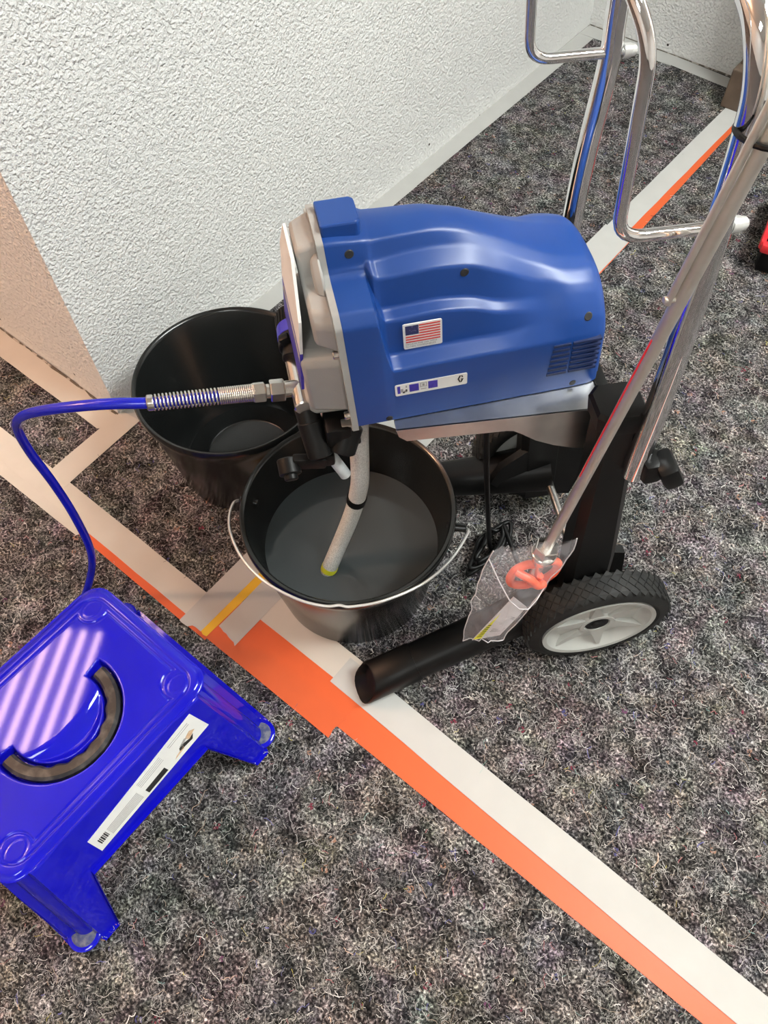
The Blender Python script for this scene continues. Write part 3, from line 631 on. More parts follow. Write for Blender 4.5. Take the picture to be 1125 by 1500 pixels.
flag_l = -.0178
decal('flag_sticker', .060, .100, .088, .122, flag_l, [('red', st), ('navy', [(.06, .58, .40, .94)])], 'small sticker with the stars and stripes')
fo = bp_(LEN - .062, flag_l + .0009, .0938); 
mbT = MB(); mbT.add(*letters('MADE IN THE USA WITH', .0029, fo, -UU, Vector((0, 0, 1)), AA)); mbT.add(*letters('GLOBAL COMPONENTS', .0029, fo - Vector((0, 0, .0032)), -UU, Vector((0, 0, 1)), AA))
mbT.build('sticker_lettering', MT['greyink'], shroud)
def arcs():
    out = []
    # emblem at the right end: two hooked halves
    cx, cy = .905, .56; rx, ry = .042, .30
    left = [(cx - rx, cy), (cx - rx * .35, cy + ry), (cx + rx * .1, cy + ry), (cx - rx * .45, cy), (cx + rx * .1, cy - ry), (cx - rx * .35, cy - ry)]
    right = [(cx + rx, cy), (cx + rx * .4, cy - ry), (cx, cy - ry), (cx + rx * .35, cy - ry * .1), (cx + rx * .05, cy - ry * .1), (cx + rx * .05, cy + ry * .05)]
    r2 = [(cx + rx * .9, cy + ry * .45), (cx + rx * .55, cy + ry), (cx + rx * .2, cy + ry), (cx + rx * .45, cy + ry * .45)]
    for p in (left, right, r2): out.append(tuple(c for q in p for c in q))
    return out
decal('info_sticker', .044, .122, .039, .0565, .0, [
    ('indigo', [(.03, .22, .07, .86), (.195, .22, .325, .86), (.455, .22, .585, .86)]),
    ('greyink', [(.075, .30, .11, .60), (.12, .25, .155, .42), (.145, .66, .165, .84), (.345, .46, .355, .86), (.345, .82, .435, .86), (.425, .46, .435, .86), (.345, .46, .435, .50), (.375, .56, .405, .76), (.35, .26, .43, .34)]),
    ('ink', arcs() + [(.10, .2, .13, .34), (.14, .3, .165, .5)])], 'white strip sticker with small pictograms and an emblem')

# ---- grey front housing
def sub(): return 0
fr = MB(); pf = dense(prof_at(0)); k = len(pf)
pp_ = [(l * 1.0 + (.003 if l > CL else -.003), h + (.004 if h > .1 else -.003)) for l, h in pf]
V = [bp_(LEN + .0003, l, h) for l, h in pp_] + [bp_(LEN + .007, l, h) for l, h in pp_]
fr.add(V, [list(range(k)), list(range(k, 2 * k))] + [(i, (i + 1) % k, k + (i + 1) % k, k + i) for i in range(k)])
front = lab(fr.build('front_plate', MT['grey'], cart, smooth=30), 'warm grey cast front plate')
def loft_block(name, polyA, sA, polyB, sB, material, parent, bev=.003):
    n = len(polyA); V = [bp_(LEN + sA, l, h) for l, h in polyA] + [bp_(LEN + sB, l, h) for l, h in polyB]
    o = obj(name, V, [list(range(n)), list(range(n, 2 * n))] + [(i, (i + 1) % n, n + (i + 1) % n, n + i) for i in range(n)], material, parent, smooth=30)
    b = o.modifiers.new('b', 'BEVEL'); b.width = bev; b.segments = 2; b.limit_method = 'ANGLE'; return o
loft_block('upper_housing', [(-.004, .112), (-.004, .146), (-.014, .157), (-.050, .166), (-.060, .200), (-.110, .200), (-.12, .166), (-.160, .15), (-.160, .112)], .005,
           [(-.016, .116), (-.016, .142), (-.024, .152), (-.056, .162), (-.064, .192), (-.106, .192), (-.114, .162), (-.150, .146), (-.150, .116)], .027, MT['grey'], front, .004)
loft_block('corner_rib', [(-.030, .158), (-.052, .164), (-.060, .196), (-.038, .176)], .006, [(-.036, .160), (-.052, .164), (-.058, .186), (-.044, .172)], .016, MT['grey'], front, .003)
loft_block('gear_housing', [(-.006, .020), (-.006, .094), (-.016, .104), (-.150, .104), (-.160, .094), (-.160, .020)], .005,
           [(-.022, .012), (-.022, .086), (-.032, .094), (-.136, .094), (-.146, .086), (-.146, .012)], .046, MT['grey'], front, .005)
loft_block('pump_base', [(-.020, .004), (-.020, .028), (-.150, .028), (-.150, .004)], .004, [(-.030, -.004), (-.030, .022), (-.140, .022), (-.140, -.004)], .050, MT['grey'], front, .004)
for h in (.108, .012):
    MB().cyl(bp_(LEN + .006, -.008, h), bp_(LEN + .013, -.008, h), .0045, 12).build('plate_screw', MT['nickel'], front, smooth=40)
def plate(poly, th, name, key, lb=None):
    k = len(poly); sf = lambda h: LEN + .0285 + .019 * (.19 - h) / .14
    V = [bp_(sf(h), l, h) for l, h in poly] + [bp_(sf(h) + th, l, h) for l, h in poly]
    o = obj(name, V, [list(range(k)), list(range(k, 2 * k))] + [(i, (i + 1) % k, k + (i + 1) % k, k + i) for i in range(k)], MT[key], front)
    if lb: lab(o, lb)
plate([(-.026, .098), (-.026, .140), (-.060, .188), (-.110, .188), (-.144, .140), (-.144, .098)], .003, 'face_label', 'white', 'white printed face label')
plate([(-.026, .046), (-.026, .098), (-.144, .098), (-.144, .046)], .003, 'face_label_band', 'indigo', 'indigo band of the face label')

# ---- pump fittings below the front
def q_(s, l, h): return bp_(s, l, h, False)
pm = MB(); pm.cyl(q_(.312, -.085, .03), q_(.312, -.085, -.060), .019, 24); pm.cyl(q_(.333, -.030, .010), q_(.333, -.105, .010), .0105, 20); pm.cyl(q_(.312, -.06, .010), q_(.352, -.06, .012), .0095, 20)
pump = lab(pm.build('pump_manifold', MT['nickel'], cart, smooth=40), 'nickel-plated pump manifold')
hx = MB(); hx.cyl(q_(.350, -.06, .012), q_(.366, -.06, .014), .0125, 6); hx.build('outlet_nut', MT['nickel'], pump, smooth=30)
nu = MB(); nu.cyl(q_(.312, -.085, -.056), q_(.312, -.085, -.078), .022, 8); nu.build('inlet_nut', MT['nickel'], pump, smooth=30)
kn = MB(); ks = .324; kn.cyl(q_(.330, -.096, .016), q_(.326, -.112, .02), .0165, 28); kn.cyl(q_(.327, -.110, .02), q_(.323, -.158, .026), .0205, 40)
for i in range(26):
    a = 2 * PI * i / 26; ax = (q_(.323, -.158, .026) - q_(.327, -.110, .02)).normalized(); e1 = UU; e2 = ax.cross(e1).normalized()
    c0 = q_(.3245, -.139, .0237) + (e1 * math.cos(a) + e2 * math.sin(a)) * .0205
    kn.cyl(c0, c0 + ax * .017, .0016, 6)
knob = lab(kn.build('pressure_knob', MT['black'], cart, smooth=40), 'black ribbed pressure knob with violet-blue band')
rg = MB(); rg.cyl(q_(.3258, -.122, .0215), q_(.3244, -.139, .0237), .0212, 40); rg.build('knob_band', MT['ringb'], knob, smooth=40)
pt = MB(); pt.box(q_(.338, -.112, .034), (.012, .010, .014), Matrix.Rotation(.4, 3, 'Y'), bev=.002); pt.build('knob_pointer', MT['black'], knob, smooth=30)
pv = MB(); pv.cyl(q_(.331, -.042, .000), q_(.329, -.030, -.014), .0135, 28); pv.cyl(q_(.329, -.031, -.013), q_(.324, -.004, -.046), .0150, 32)
prime = lab(pv.build('prime_valve', MT['black'], cart, smooth=40), 'black priming valve')
lv = MB(); lv.box(q_(.338, -.008, -.058), (.040, .012, .018), Matrix.Rotation(-.2, 3, 'Y'), bev=.003); lv.cyl(q_(.362, -.016, -.056), q_(.362, .002, -.064), .013, 24); lv.cyl(q_(.362, .000, -.062), q_(.362, .008, -.066), .008, 20)
lv.box(q_(.318, -.010, -.060), (.02, .014, .02), bev=.004); lv.build('valve_lever', MT['black'], prime, smooth=35)
dt = MB(); dt.tube([q_(.318, -.020, -.050), q_(.311, -.014, -.066), q_(.302, -.008, -.086), q_(.298, -.006, -.096)], .0072, 16); dt.build('drain_tube', MT['milky'], prime, smooth=50)
bl = MB(); bl.box(q_(.300, -.020, -.025), (.030, .036, .040), bev=.005); bl.cyl(q_(.286, -.02, -.02), q_(.300, -.004, -.045), .016, 20); bl.build('inlet_elbow', MT['black'], cart, smooth=35)
hb = MB(); hb.box(q_(.290, -.012, -.022), (.014, .012, .036), bev=.002); hb.build('hanger_bracket', MT['zinc'], cart, smooth=30)
# suction tube: world path brought into the cart frame
MC = (Matrix.Translation((-0.183, 0.669, 0)) @ Matrix.Rotation(CY, 4, 'Z')).inverted()
def cw(*p): return MC @ Vector(p)
sp = [cw(-.392, .421, .475), cw(-.3945, .4225, .43), cw(-.394, .419, .35), cw(-.404, .421, .29), cw(-.414, .416, .235), cw(-.424, .400, .175), cw(-.427, .372, .128), cw(-.428, .362, .108), cw(-.429, .355, .094)]
su = lab(MB().tube(sp, .0125, 20, sub=8).build('suction_tube', MT['braid'], cart, smooth=60), 'braided translucent suction tube dipping into the water')
sn = MB(); sn.tube([sp[-3] * .9 + sp[-2] * .1, sp[-3] * .65 + sp[-2] * .35, sp[-3] * .5 + sp[-2] * .5], .0130, 20, sub=3); lab(sn.build('tube_end_ring', MT['yellow'], su, smooth=40), 'yellow ring at the end of the tube')
cp = MB(); P = spline(sp, 8); i0 = 24; cp.tube([P[i0], P[i0 + 1], P[i0 + 2]], .0142, 20, sub=1); cp.build('tube_clip', MT['black'], su, smooth=40)
tv = MB(); o_ = [cw(*p) for p in ((-.384, .41, .455), (-.40, .432, .38), (-.421, .434, .30), (-.425, .426, .262), (-.415, .418, .252))]
tv.tube(o_, .0028, 8); tv.build('return_line', MT['ink'], su, smooth=50)
# mains lead: hangs from below the tray, coils on the floor
pc = [(.177, .04, .505), (.165, .03, .40), (.140, .01, .22), (.120, -.012, .10), (.108, -.024, .03), (.10, -.03, .010)]
ctr = cw(-.275, .606, 0)
for i in range(1, 30):
    a = i * 2 * PI / 8.5 + .4; rx = .046 + .012 * math.sin(i * 1.7); ry = .018 + .005 * math.cos(i * 2.3)
    dx, dy = rx * math.cos(a), ry * math.sin(a)
    pc.append((ctr.x + dx * .75 - dy * .6 + .006 * math.sin(i), ctr.y + dx * .75 + dy * .6, .008 + i * .0009 + .006 * math.sin(i * .9) ** 2))
pc += [(.06, .055, .02), (.02, .085, .012), (-.02, .09, .011)]
lab(MB().tube(pc, .0040, 10, sub=5).build('mains_lead', MT['black'], cart, smooth=60), 'black mains lead hanging down and coiled on the floor')

# ------------------------------------------------------------------ blue paint hose
HB = Vector((-.72, .16, 0))
hose = tag(empty('paint_hose', HB), 'bright blue paint hose arching from the sprayer to behind the blue stool', 'hose')
BW = Matrix.Translation((-0.183, 0.669, 0)) @ Matrix.Rotation(CY, 4, 'Z')
def bw(s, l, h): return BW @ q_(s, l, h)
hA, hBp = bw(.374, -.06, .0148), bw(.491, -.06, .029)
hp = [hA, bw(.44, -.06, .023), hBp, Vector((-.560, .226, .563)), Vector((-.590, .204, .558)), Vector((-.629, .182, .543)), Vector((-.664, .168, .522)), Vector((-.692, .161, .495)), Vector((-.711, .159, .462)),
      Vector((-.727, .160, .40)), Vector((-.732, .163, .32)), Vector((-.728, .160, .24)), Vector((-.728, .150, .15)), Vector((-.745, .128, .07)), Vector((-.757, .09, .015)), Vector((-.757, .02, .0075)), Vector((-.75, -.1, .0075)), Vector((-.76, -.35, .0075))]
MB().tube(hp, .0062, 16, sub=8).build('hose_body', MT['hoseb'], hose, smooth=60, base=HB)
d = (hBp - hA); ax = d.normalized(); e1 = Vector((0, 0, 1)); e1 = (e1 - ax * e1.dot(ax)).normalized(); e2 = ax.cross(e1)
pts = []; n = 36; K = 14
for i in range(n * K + 1):
    t = i / (n * K); a = 2 * PI * i / K; tt = t * .62 if t < .55 else .341 + (t - .55) / .45 * .659
    tt = 1 - (1 - t) ** 1.0 if False else (t / .5 * .36 if t < .5 else .36 + (t - .5) / .5 * .64)
    c = hA + d * (.06 + .94 * tt); r = .0092 - .001 * t
    pts.append(c + (e1 * math.cos(a) + e2 * math.sin(a)) * r)
MB().tube(pts, .00105, 6, sub=1).build('spring_guard', MT['nickel'], hose, smooth=60, base=HB)
MB().cyl(bw(.490, -.06, .029), bw(.497, -.06, .0298), .0088, 20).build('ferrule', MT['nickel'], hose, smooth=40, base=HB)
sw = MB(); sw.cyl(bw(.366, -.06, .0138), bw(.371, -.06, .0144), .008, 20); sw.cyl(bw(.371, -.06, .0144), bw(.385, -.06, .016), .0115, 6); sw.cyl(bw(.385, -.06, .016), bw(.391, -.06, .0168), .0085, 20)
sw.build('swivel_nut', MT['nickel'], hose, smooth=30, base=HB)

# ------------------------------------------------------------------ buckets
def bucket(loc, label):
    t = tag(empty('bucket', loc), label, 'bucket', 'black plastic buckets')
    Hh = .225; rb, rt = .126, .156
    b = MB(); prof = [(0, .004), (rb * .62, .004), (rb * .64, .0055), (rb * .66, .004), (rb - .008, .004), (rb - .002, .012), (rt - .003, Hh - .004), (rt, Hh)]
    out = [(rt + .004, Hh + .0015), (rt + .0062, Hh - .002), (rt + .0062, Hh - .012), (rt + .0025, Hh - .015), (rt + .001, Hh - .017), (rt - .003, Hh - .04), (rb + .002, .004), (rb, 0), (0, 0)]
    b.lathe(prof + out, n=96); b.build('bucket_body', MT['bucket'], t, smooth=35); return t
b1 = bucket((-.432, .428, .0022), 'black bucket half full of water under the sprayer, with a wire handle')
b2 = bucket((-.753, .500, .0022), 'empty black bucket standing by the textured wall, behind the filled one')
bo = Vector((-.432, .428, .0022))
bail = [(-.585, .347, .195), (-.583, .333, .205), (-.566, .309, .212), (-.540, .288, .218), (-.496, .268, .224), (-.444, .260, .227), (-.388, .268, .229), (-.352, .284, .228), (-.336, .297, .230), (-.322, .306, .229), (-.293, .342, .227), (-.268, .397, .223), (-.262, .455, .214), (-.270, .510, .207), (-.279, .521, .200)]
bb = [Vector(p) for p in bail]
MB().tube(bb, .0021, 10, sub=6).build('wire_handle', MT['wire'], b1, smooth=60, base=bo)
for p in (bail[0], bail[-1]): 
    c = Vector(p); dv = (Vector((-.432, .428, p[2])) - c).normalized(); MB().cyl(c, c + dv * .03, .007, 14).build('handle_ear', MT['bucket'], b1, smooth=40, base=bo)
wt = MB(); rw = .1405; wt.lathe([(0, .0075), (.116, .0075), (.1225, .0135), (rw, .117), (rw, .118), (0, .118)], n=96)
wo = wt.build('water', MT['water'], None, smooth=35); wo.location = bo; tag(wo, 'clear water filling the lower half of the front black bucket', 'water')

# ------------------------------------------------------------------ spray lance, tip guard, bag and leaflet
def cwd(*p): return BW @ Vector(p)
LB = cwd(.116, .160, .356)
lance = tag(empty('spray_lance', LB), 'long silver extension lance tied to the chrome handle, tip pointing down', 'lance')
l0, l1 = cwd(.1165, .160, .352), cwd(.030, .150, 1.10)
MB().cyl(l0, l1, .0064, 24).build('lance_tube', MT['steel'], lance, smooth=40, base=LB)
dl = (l1 - l0).normalized()
ry_ = MB(); a_, b_ = l0 + dl * .16, l0 + dl * .36; off = cwd(.012, .004, 0) - cwd(0, 0, 0)
sd = dl.cross(Vector((0, 0, 1)).cross(dl)).normalized(); uS = (BW.to_3x3() @ Vector((1, 0, 0))); uS = (uS - dl * uS.dot(dl)).normalized()
ry_.cyl(a_ + uS * .0062, b_ + uS * .0062, .0011, 10); lab(ry_.build('red_strip', MT['redbox'], lance, smooth=40, base=LB), 'thin red strip along the lance')
gr_ = MB(); gr_.cyl(l0 + dl * .40 + uS * .010, l0 + dl * .75 + uS * .012, .0032, 14); gr_.cyl(l0 + dl * .405 + uS * .015, l0 + dl * .405 + uS * .004, .003, 10); gr_.build('guide_rod', MT['steel'], lance, smooth=40, base=LB)
nt_ = MB(); nt_.cyl(l0 + dl * .012, l0 - dl * .004, .0155, 6); nt_.cyl(l0 - dl * .003, l0 - dl * .010, .0165, 24); nt_.cyl(l0 - dl * .009, l0 - dl * .026, .0135, 20, .011)
nt_.build('lance_nut', MT['nickel'], lance, smooth=30, base=LB)
# orange tip guard: two bent wings and a bridge
ax1 = (BW.to_3x3() @ Vector((1, 0, 0))); ax2 = (BW.to_3x3() @ Vector((0, 1, 0))); gc = l0 - dl * .036
g = MB()
for sg in (-1, 1):
    c = gc + ax1 * (sg * -.004)
    path = [c + ax1 * (.006 * sg), c + ax1 * (.018 * sg) + dl * .006, c + ax1 * (.032 * sg) - dl * .004, c + ax1 * (.034 * sg) - dl * .028, c + ax1 * (.024 * sg) - dl * .046, c + ax1 * (.006 * sg) - dl * .044 + ax2 * .004, c - ax1 * (.002 * sg) - dl * .018 + ax2 * .006]
    g.tube(path, .0058, 12, sub=6)
g.tube([gc + ax1 * .03 + ax2 * .004, gc + ax1 * .012 + ax2 * .016 - dl * .006, gc + ax2 * .018 - dl * .022, gc - ax1 * .012 + ax2 * .014 - dl * .03], .0056, 12, sub=6)
lab(g.build('tip_guard', MT['orange'], lance, smooth=60, base=LB), 'orange-red tip guard')
tp = MB(); tp.cyl(gc + dl * .012, gc - dl * .018, .0085, 18); tp.build('spray_tip', MT['nickel'], lance, smooth=40, base=LB)
# leaflet and clear bag
LF = cwd(.165, .178, .19)
def cq(x, y, z): return cwd(x, y, z)
lfp = [cq(.150, .176, .265), cq(.128, .180, .232), cq(.158, .184, .155), cq(.196, .178, .138)]
def slab(P, th, nrm):
    n = len(P); return [p for p in P] + [p + nrm * th for p in P], [list(range(n)), list(range(n, 2 * n))] + [(i, (i + 1) % n, n + (i + 1) % n, n + i) for i in range(n)]
nrm = (lfp[1] - lfp[0]).cross(lfp[2] - lfp[0]).normalized()
if nrm.dot(Vector((0, 0, 1.2)) - LF) < 0: nrm = -nrm
leaf = tag(empty('leaflet', LF), 'folded white leaflet with yellow warning panel inside the clear bag', 'leaflet')
MB().add(*slab(lfp, .0008, nrm)).build('sheet', MT['paper'], leaf, base=LF)
def LP(u_, v_): return lfp[0].lerp(lfp[1], u_).lerp(lfp[3].lerp(lfp[2], u_), v_) + nrm * .0009
yw = MB().add(*slab([LP(.12, .34), LP(.30, .98), LP(.02, .98), LP(.02, .9)], .0003, nrm)); yo = yw.build('warning_panel', MT['yellow'], leaf, base=LF)
bk = MB()
for i in range(7):
    v = .62 + i * .048; a0 = .06; a1 = .14 + (v - .34) * .18
    bk.add(*slab([LP(a0, v) + nrm * .0004, LP(a1, v) + nrm * .0004, LP(a1, v + .016) + nrm * .0004, LP(a0, v + .016) + nrm * .0004], .0002, nrm))
for v in (.36, .40, .72, .76, .80): bk.add(*slab([LP(.40, v) + nrm * .0002, LP(.9, v) + nrm * .0002, LP(.9, v + .008) + nrm * .0002, LP(.40, v + .008) + nrm * .0002], .0002, nrm))
tag(bk.build('printed_lines', MT['ink'], leaf, base=LF), kind='stuff')
bag = bmesh.new()
# a crumpled pouch: front and back sheets over a coarse grid
NB, MB_ = 9, 13; rb_ = random.Random(4); fr_, bk_ = [], []
topL, topR, botL, botR = cq(.190, .165, .385), cq(.083, .168, .385), cq(.207, .172, .120), cq(.150, .182, .130)
for j in range(MB_):
    v = j / (MB_ - 1); bul = .026 * math.sin(PI * min(1, v * 1.25)) ** .8 if v < .8 else .008 * (1 - v) / .2
    rowf, rowb = [], []
    widen = 1.0 + .12 * math.sin(PI * v)
    for i in range(NB):
        u_ = i / (NB - 1); uu_ = .5 + (u_ - .5) * widen
        p = topL.lerp(topR, uu_).lerp(botL.lerp(botR, uu_), v)
        b_ = bul * math.sin(PI * u_); jt = 0 if i in (0, NB - 1) else .006
        rowf.append(bag.verts.new(p + ax2 * (b_ + rb_.uniform(-jt, jt)) + ax1 * rb_.uniform(-.003, .003) + dl * rb_.uniform(-.004, .004)))
        rowb.append(rowf[-1] if i in (0, NB - 1) else bag.verts.new(p - ax2 * (b_ * .7 + rb_.uniform(-jt, jt))))
    fr_.append(rowf); bk_.append(rowb)
for R_ in (fr_, bk_):
    for j in range(MB_ - 1):
        for i in range(NB - 1): bag.faces.new((R_[j][i], R_[j][i + 1], R_[j + 1][i + 1], R_[j + 1][i]))
seams = [[v.co.copy() for v in (r_[0] for r_ in fr_)], [v.co.copy() for v in (r_[-1] for r_ in fr_)], [v.co.copy() for v in fr_[-1]], [fr_[1][0].co.copy(), fr_[4][3].co.copy(), fr_[6][6].co.copy(), fr_[5][8].co.copy()]]
me = bpy.data.meshes.new('plastic_bag'); bag.transform(Matrix.Translation(-LF)); bag.to_mesh(me); bag.free(); me.materials.append(MT['bag'])
bgo = bpy.data.objects.new('plastic_bag', me); COL.objects.link(bgo); bgo.location = LF
for sm_ in seams: MB().tube(sm_, .0008, 6, sub=2).build('bag_seam', MT['bagseam'], bgo, smooth=60, base=LF)
tag(bgo, 'crumpled clear plastic bag over the orange spray tip guard', 'plastic bag')

# ------------------------------------------------------------------ blue step stool
SB = Vector((-.527, -.050, 0))
stool = tag(empty('step_stool', SB), 'glossy blue plastic step stool with black grip in its top', 'step stool')
ZT = .208; HX, HY = .118, .166
def outline(hx, hy, notch, rc=.030, n=26):
    """rounded rectangle with slightly stepped-in corners; returns points with their side parameter"""
    pts = []
    for (sx, sy, a0) in ((1, 1, 0), (-1, 1, 90), (-1, -1, 180), (1, -1, 270)):
        cx, cy = sx * (hx - rc), sy * (hy - rc)
        for k in range(9):
            a = math.radians(a0 + k * 90 / 8); q = -notch if 1 <= k <= 7 else 0
            pts.append((cx + (rc + q) * math.cos(a), cy + (rc + q) * math.sin(a)))
        # straight part to the next corner
        nx, ny = {0: (-1, 1), 90: (-1, -1), 180: (1, -1), 270: (1, 1)}[a0]
        a1 = math.radians(a0 + 90); s = (cx + rc * math.cos(a1), cy + rc * math.sin(a1)); e = (nx * (hx - rc) + rc * math.cos(a1), ny * (hy - rc) + rc * math.sin(a1))
        for k in range(1, n): t = k / n; pts.append((s[0] + (e[0] - s[0]) * t, s[1] + (e[1] - s[1]) * t))
    return pts
levels = [(1.0, 0), (.97, .0), (.9, 0), (.75, 0), (.55, 0), (.35, 0), (.15, 0), (0, 0)]
def half(z): t = 1 - z / ZT; return HX + .063 * t ** .9, HY + .026 * t
cols = []
zs_frac = [0, .03, .08, .2, .35, .5, .65, .8, .9, 1.0]
ref = outline(HX, HY, .010)
for idx, (x0, y0) in enumerate(ref):
    # lower boundary: arch between the legs
    ax_, ay_ = abs(x0) / HX, abs(y0) / HY
    if ax_ > ay_ * .999 and abs(y0) < HY - .058:       # long sides
        e = (HY - .058 - abs(y0)); zb = .122 * min(1, (e / .012)) ** .5
    elif ay_ >= ax_ and abs(x0) < HX - .05:
        e = (HX - .05 - abs(x0)); zb = .105 * min(1, (e / .012)) ** .5
    else: zb = 0
    col = []
    for fz in zs_frac:
        z = ZT - .004 - (ZT - .004 - zb) * fz; hx, hy = half(z); o2 = outline(hx, hy, .010)[idx]; col.append((o2[0], o2[1], z))
    # rolled lip at the lower edge
    nx = Vector((x0 / HX, y0 / HY, 0)); nx = Vector((1 if x0 > 0 else -1, 0, 0)) if ax_ > ay_ else Vector((0, 1 if y0 > 0 else -1, 0))
    col.append((col[-1][0] + nx.x * .006, col[-1][1] + nx.y * .006, col[-1][2] + .001)); col.append((col[-1][0], col[-1][1], max(0, col[-1][2] - .004)))
    cols.append(col)
# softly rounded shoulder above the wall
nC = len(cols); mC = len(cols[0]); V = [p for c in cols for p in c]; F = [(i * mC + j, ((i + 1) % nC) * mC + j, ((i + 1) % nC) * mC + j + 1, i * mC + j + 1) for i in range(nC) for j in range(mC - 1)]
sk = obj('skirt', V, F, MT['stool'], stool, smooth=40); so = sk.modifiers.new('t', 'SOLIDIFY'); so.thickness = .003; so.offset = -1
# top: a height field with grooves, corner ovals and the grip recess
NX, NY = 190, 262; xs = np.linspace(-HX, HX, NX); ys = np.linspace(-HY, HY, NY); X, Y = np.meshgrid(xs, ys, indexing='ij')
def rr_sdf(X, Y, hx, hy, r):
    qx = np.abs(X) - hx + r; qy = np.abs(Y) - hy + r; return np.hypot(np.maximum(qx, 0), np.maximum(qy, 0)) + np.minimum(np.maximum(qx, qy), 0) - r
def sst(a, b, x): t = np.clip((x - a) / (b - a), 0, 1); return t * t * (3 - 2 * t)
Zt = np.full_like(X, ZT)
dO = rr_sdf(X, Y, HX, HY, .028)
Zt -= .005 * sst(-.012, 0, dO) ** 2
dI = rr_sdf(X, Y, HX - .014, HY - .016, .024); Zt -= .0030 * (1 - sst(.0, .0024, np.abs(dI + .0)))
Zt -= .0012 * sst(.0, .003, -dI)
# inner panel line with rounded bites at the corners
dP = rr_sdf(X, Y, HX - .022, HY - .024, .004)
for sx in (-1, 1):
    for sy in (-1, 1):
        dC = .022 - np.hypot(X - sx * (HX - .030), Y - sy * (HY - .033)); dP = np.maximum(dP, dC)
        e = np.hypot((X - sx * (HX - .031)) / .011, (Y - sy * (HY - .034)) / .015); Zt -= .001 * (1 - sst(.0, .09, np.abs(e - 1)))
Zt -= .0024 * (1 - sst(.0, .0021, np.abs(dP)))
# grip recess: ring sector open towards -x plus finger scoop
gx, gy = X - (-.008), Y - .003; rad = np.hypot(gx, gy); an = np.abs(np.arctan2(gy, gx))
dR = np.maximum(np.abs(rad - .0745) - .0125, (an - math.radians(99)) * .0745)
Zt -= .016 * sst(.0015, -.0015, dR) if False else .016 * (1 - sst(-.0015, .0015, dR))
dS = np.maximum(rad - .070, .132 - np.hypot(gx + .107, gy)) ; scoop = (1 - sst(-.026, .001, dS)); Zt -= .014 * scoop * (dR > -.0015)
V = np.stack([X, Y, Zt], 2).reshape(-1, 3); ii, jj = np.meshgrid(np.arange(NX - 1), np.arange(NY - 1), indexing='ij'); b_ = (ii * NY + jj).reshape(-1)
Fq = np.stack([b_, b_ + NY, b_ + NY + 1, b_ + 1], 1)
cenX = (X[:-1, :-1] + X[1:, 1:]).reshape(-1) / 2; cenY = (Y[:-1, :-1] + Y[1:, 1:]).reshape(-1) / 2
keep = rr_sdf(cenX, cenY, HX, HY, .028) < .0006
obj('top_panel', V.tolist(), Fq[keep].tolist(), MT['stool'], stool, smooth=180)
# grip: scalloped rubber bar
gp = MB(); rows_ = []; n = 72
for i in range(n + 1):
    a = math.radians(-92 + 184 * i / n); wv = .0014 * math.sin(i / n * 2 * PI * 9) if .18 < i / n < .82 else 0
    ri, ro = .0660 + wv, .0835; cx, cy = -.008, .003
    rows_.append([(cx + r * math.cos(a), cy + r * math.sin(a), z) for r, z in ((ri, ZT - .017), (ri, ZT - .004), (ri + .003, ZT - .001), (ro - .004, ZT - .001), (ro, ZT - .005), (ro, ZT - .017))])
V = sum(rows_, []); F = [(i * 6 + j, i * 6 + (j + 1) % 6, (i + 1) * 6 + (j + 1) % 6, (i + 1) * 6 + j) for i in range(n) for j in range(6)] + [list(range(6)), list(range(n * 6, n * 6 + 6))]
lab(obj('grip', V, F, MT['griprub'], stool, smooth=35), 'worn black rubber grip')
for sx in (-1, 1):
    for sy in (-1, 1):
        hx, hy = half(.02); o2 = MB(); c = (sx * (hx - .016), sy * (hy - .016), 0)
        o2.lathe([(0, 0), (.021, 0), (.023, .003), (.023, .010), (.020, .012), (0, .012)], c, n=28); o2.build('foot', MT['stool'], stool, smooth=40)
        o3 = MB(); o3.lathe([(.0, .012), (.017, .012), (.015, .0135), (0, .0135)], c, n=24); o3.build('foot_pad', MT['dust'], stool, smooth=40)
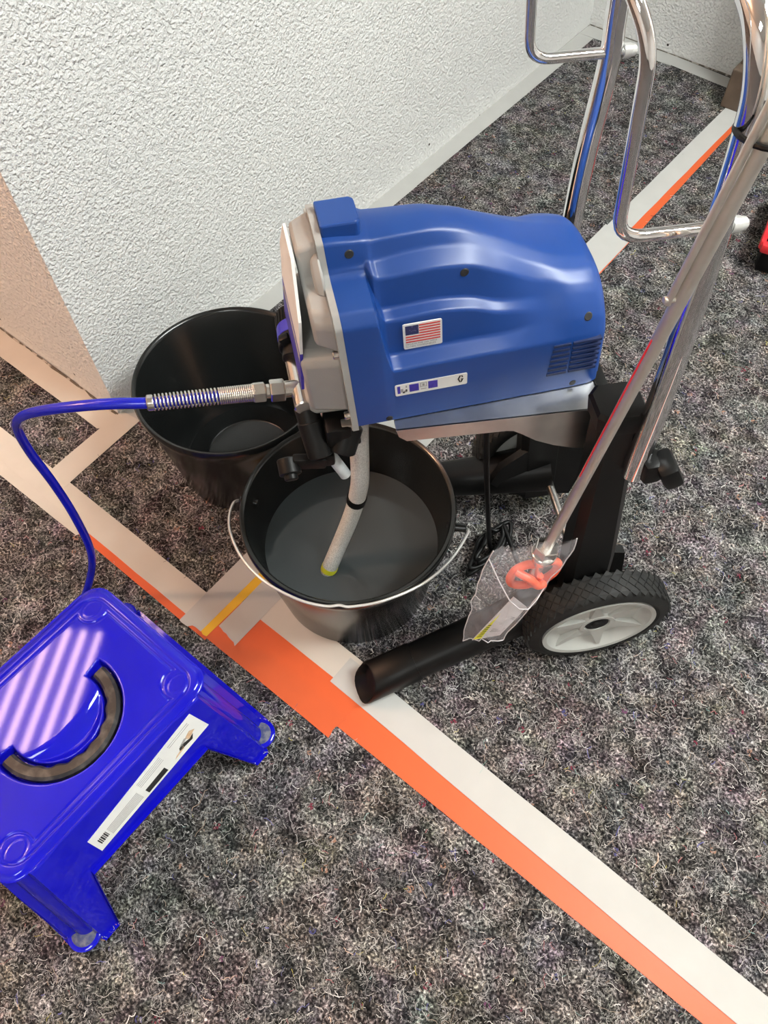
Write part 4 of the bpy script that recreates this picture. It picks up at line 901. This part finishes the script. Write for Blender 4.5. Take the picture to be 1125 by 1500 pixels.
# paper sticker on the long side
def SP(y, z, off=.0012):
    hx, _ = half(z); t = 1 - z / ZT; sl = .063 / ZT; nv = Vector((1, 0, sl)).normalized(); return Vector((hx, y, z)) + nv * off
stk = [(.112, .196), (.118, .190), (.126, .152), (.122, .147), (-.06, .134), (-.072, .136), (-.078, .165), (-.072, .172)]
def stick(poly, off0, off1, sub=1):
    n = len(poly); return [SP(y, z, off0) for y, z in poly] + [SP(y, z, off1) for y, z in poly], [list(range(n)), list(range(n, 2 * n))] + [(i, (i + 1) % n, n + (i + 1) % n, n + i) for i in range(n)]
def SQ(u_, v_):      # sticker coordinates: u from the lower-left end to the upper end, v across from lower edge
    a = Vector((-.075, .136)).lerp(Vector((.124, .150)), u_); b = Vector((-.076, .168)).lerp(Vector((.115, .193)), u_); p = a.lerp(b, v_); return (p.x, p.y)
sh = MB(); 
for i in range(12):   # sheet follows the slanted side
    u0, u1 = i / 12, (i + 1) / 12; sh.add(*stick([SQ(u0, 0), SQ(u1, 0), SQ(u1, 1), SQ(u0, 1)], -.0006, .0012))
sticker = lab(sh.build('paper_sticker', MT['white'], stool), 'long white paper sticker with product print')
def prt(key, name, polys):
    mb = MB()
    for p in polys: mb.add(*stick([SQ(*q) for q in p], .0011, .0015))
    tag(mb.build(name, MT[key], sticker), kind='stuff')
R4 = lambda u0, v0, u1, v1: [(u0, v0), (u1, v0), (u1, v1), (u0, v1)]
prt('ink', 'print_black', [R4(.44, .10, .62, .34), [(.77, .36), (.80, .40), (.86, .30), (.90, .34), (.87, .18), (.76, .26)], R4(.035, .30, .043, .62), R4(.048, .30, .055, .62), R4(.060, .30, .071, .62), R4(.076, .30, .081, .62), R4(.086, .30, .096, .62), R4(.101, .30, .105, .62)])
prt('tan', 'print_tan', [[(.86, .30), (.93, .42), (.90, .55), (.84, .46)], [(.72, .22), (.80, .30), (.79, .20), (.70, .16)]])
prt('greyink', 'print_grey', [R4(.12 + .0, .18 + .07 * k, .40, .205 + .07 * k) for k in range(7)] + [R4(.44, .62 + .08 * k, .66, .635 + .08 * k) for k in range(4)] + [R4(.74, .76 + .08 * k, .94, .775 + .08 * k) for k in range(2)] + [[(.80, .34), (.86, .44), (.84, .50), (.78, .40)]])

# ------------------------------------------------------------------ red and black case at the right edge
CB = Vector((-.10, 1.70, 0)); case = tag(empty('tool_case', CB, math.radians(12)), 'black tool case with red rim, cut by the right edge of the picture', 'tool case')
c = MB().box((0, 0, .035), (.30, .22, .07), bev=.012).build('case_body', MT['black'], case, smooth=35)
c = MB()
for sx, sy, dx, dy in ((0, .105, .31, .03), (0, -.105, .31, .03), (.145, 0, .03, .22), (-.145, 0, .03, .22)): c.box((sx, sy, .066), (dx, dy, .022), bev=.006)
lab(c.build('case_rim', MT['redbox'], case, smooth=35), 'red plastic rim')
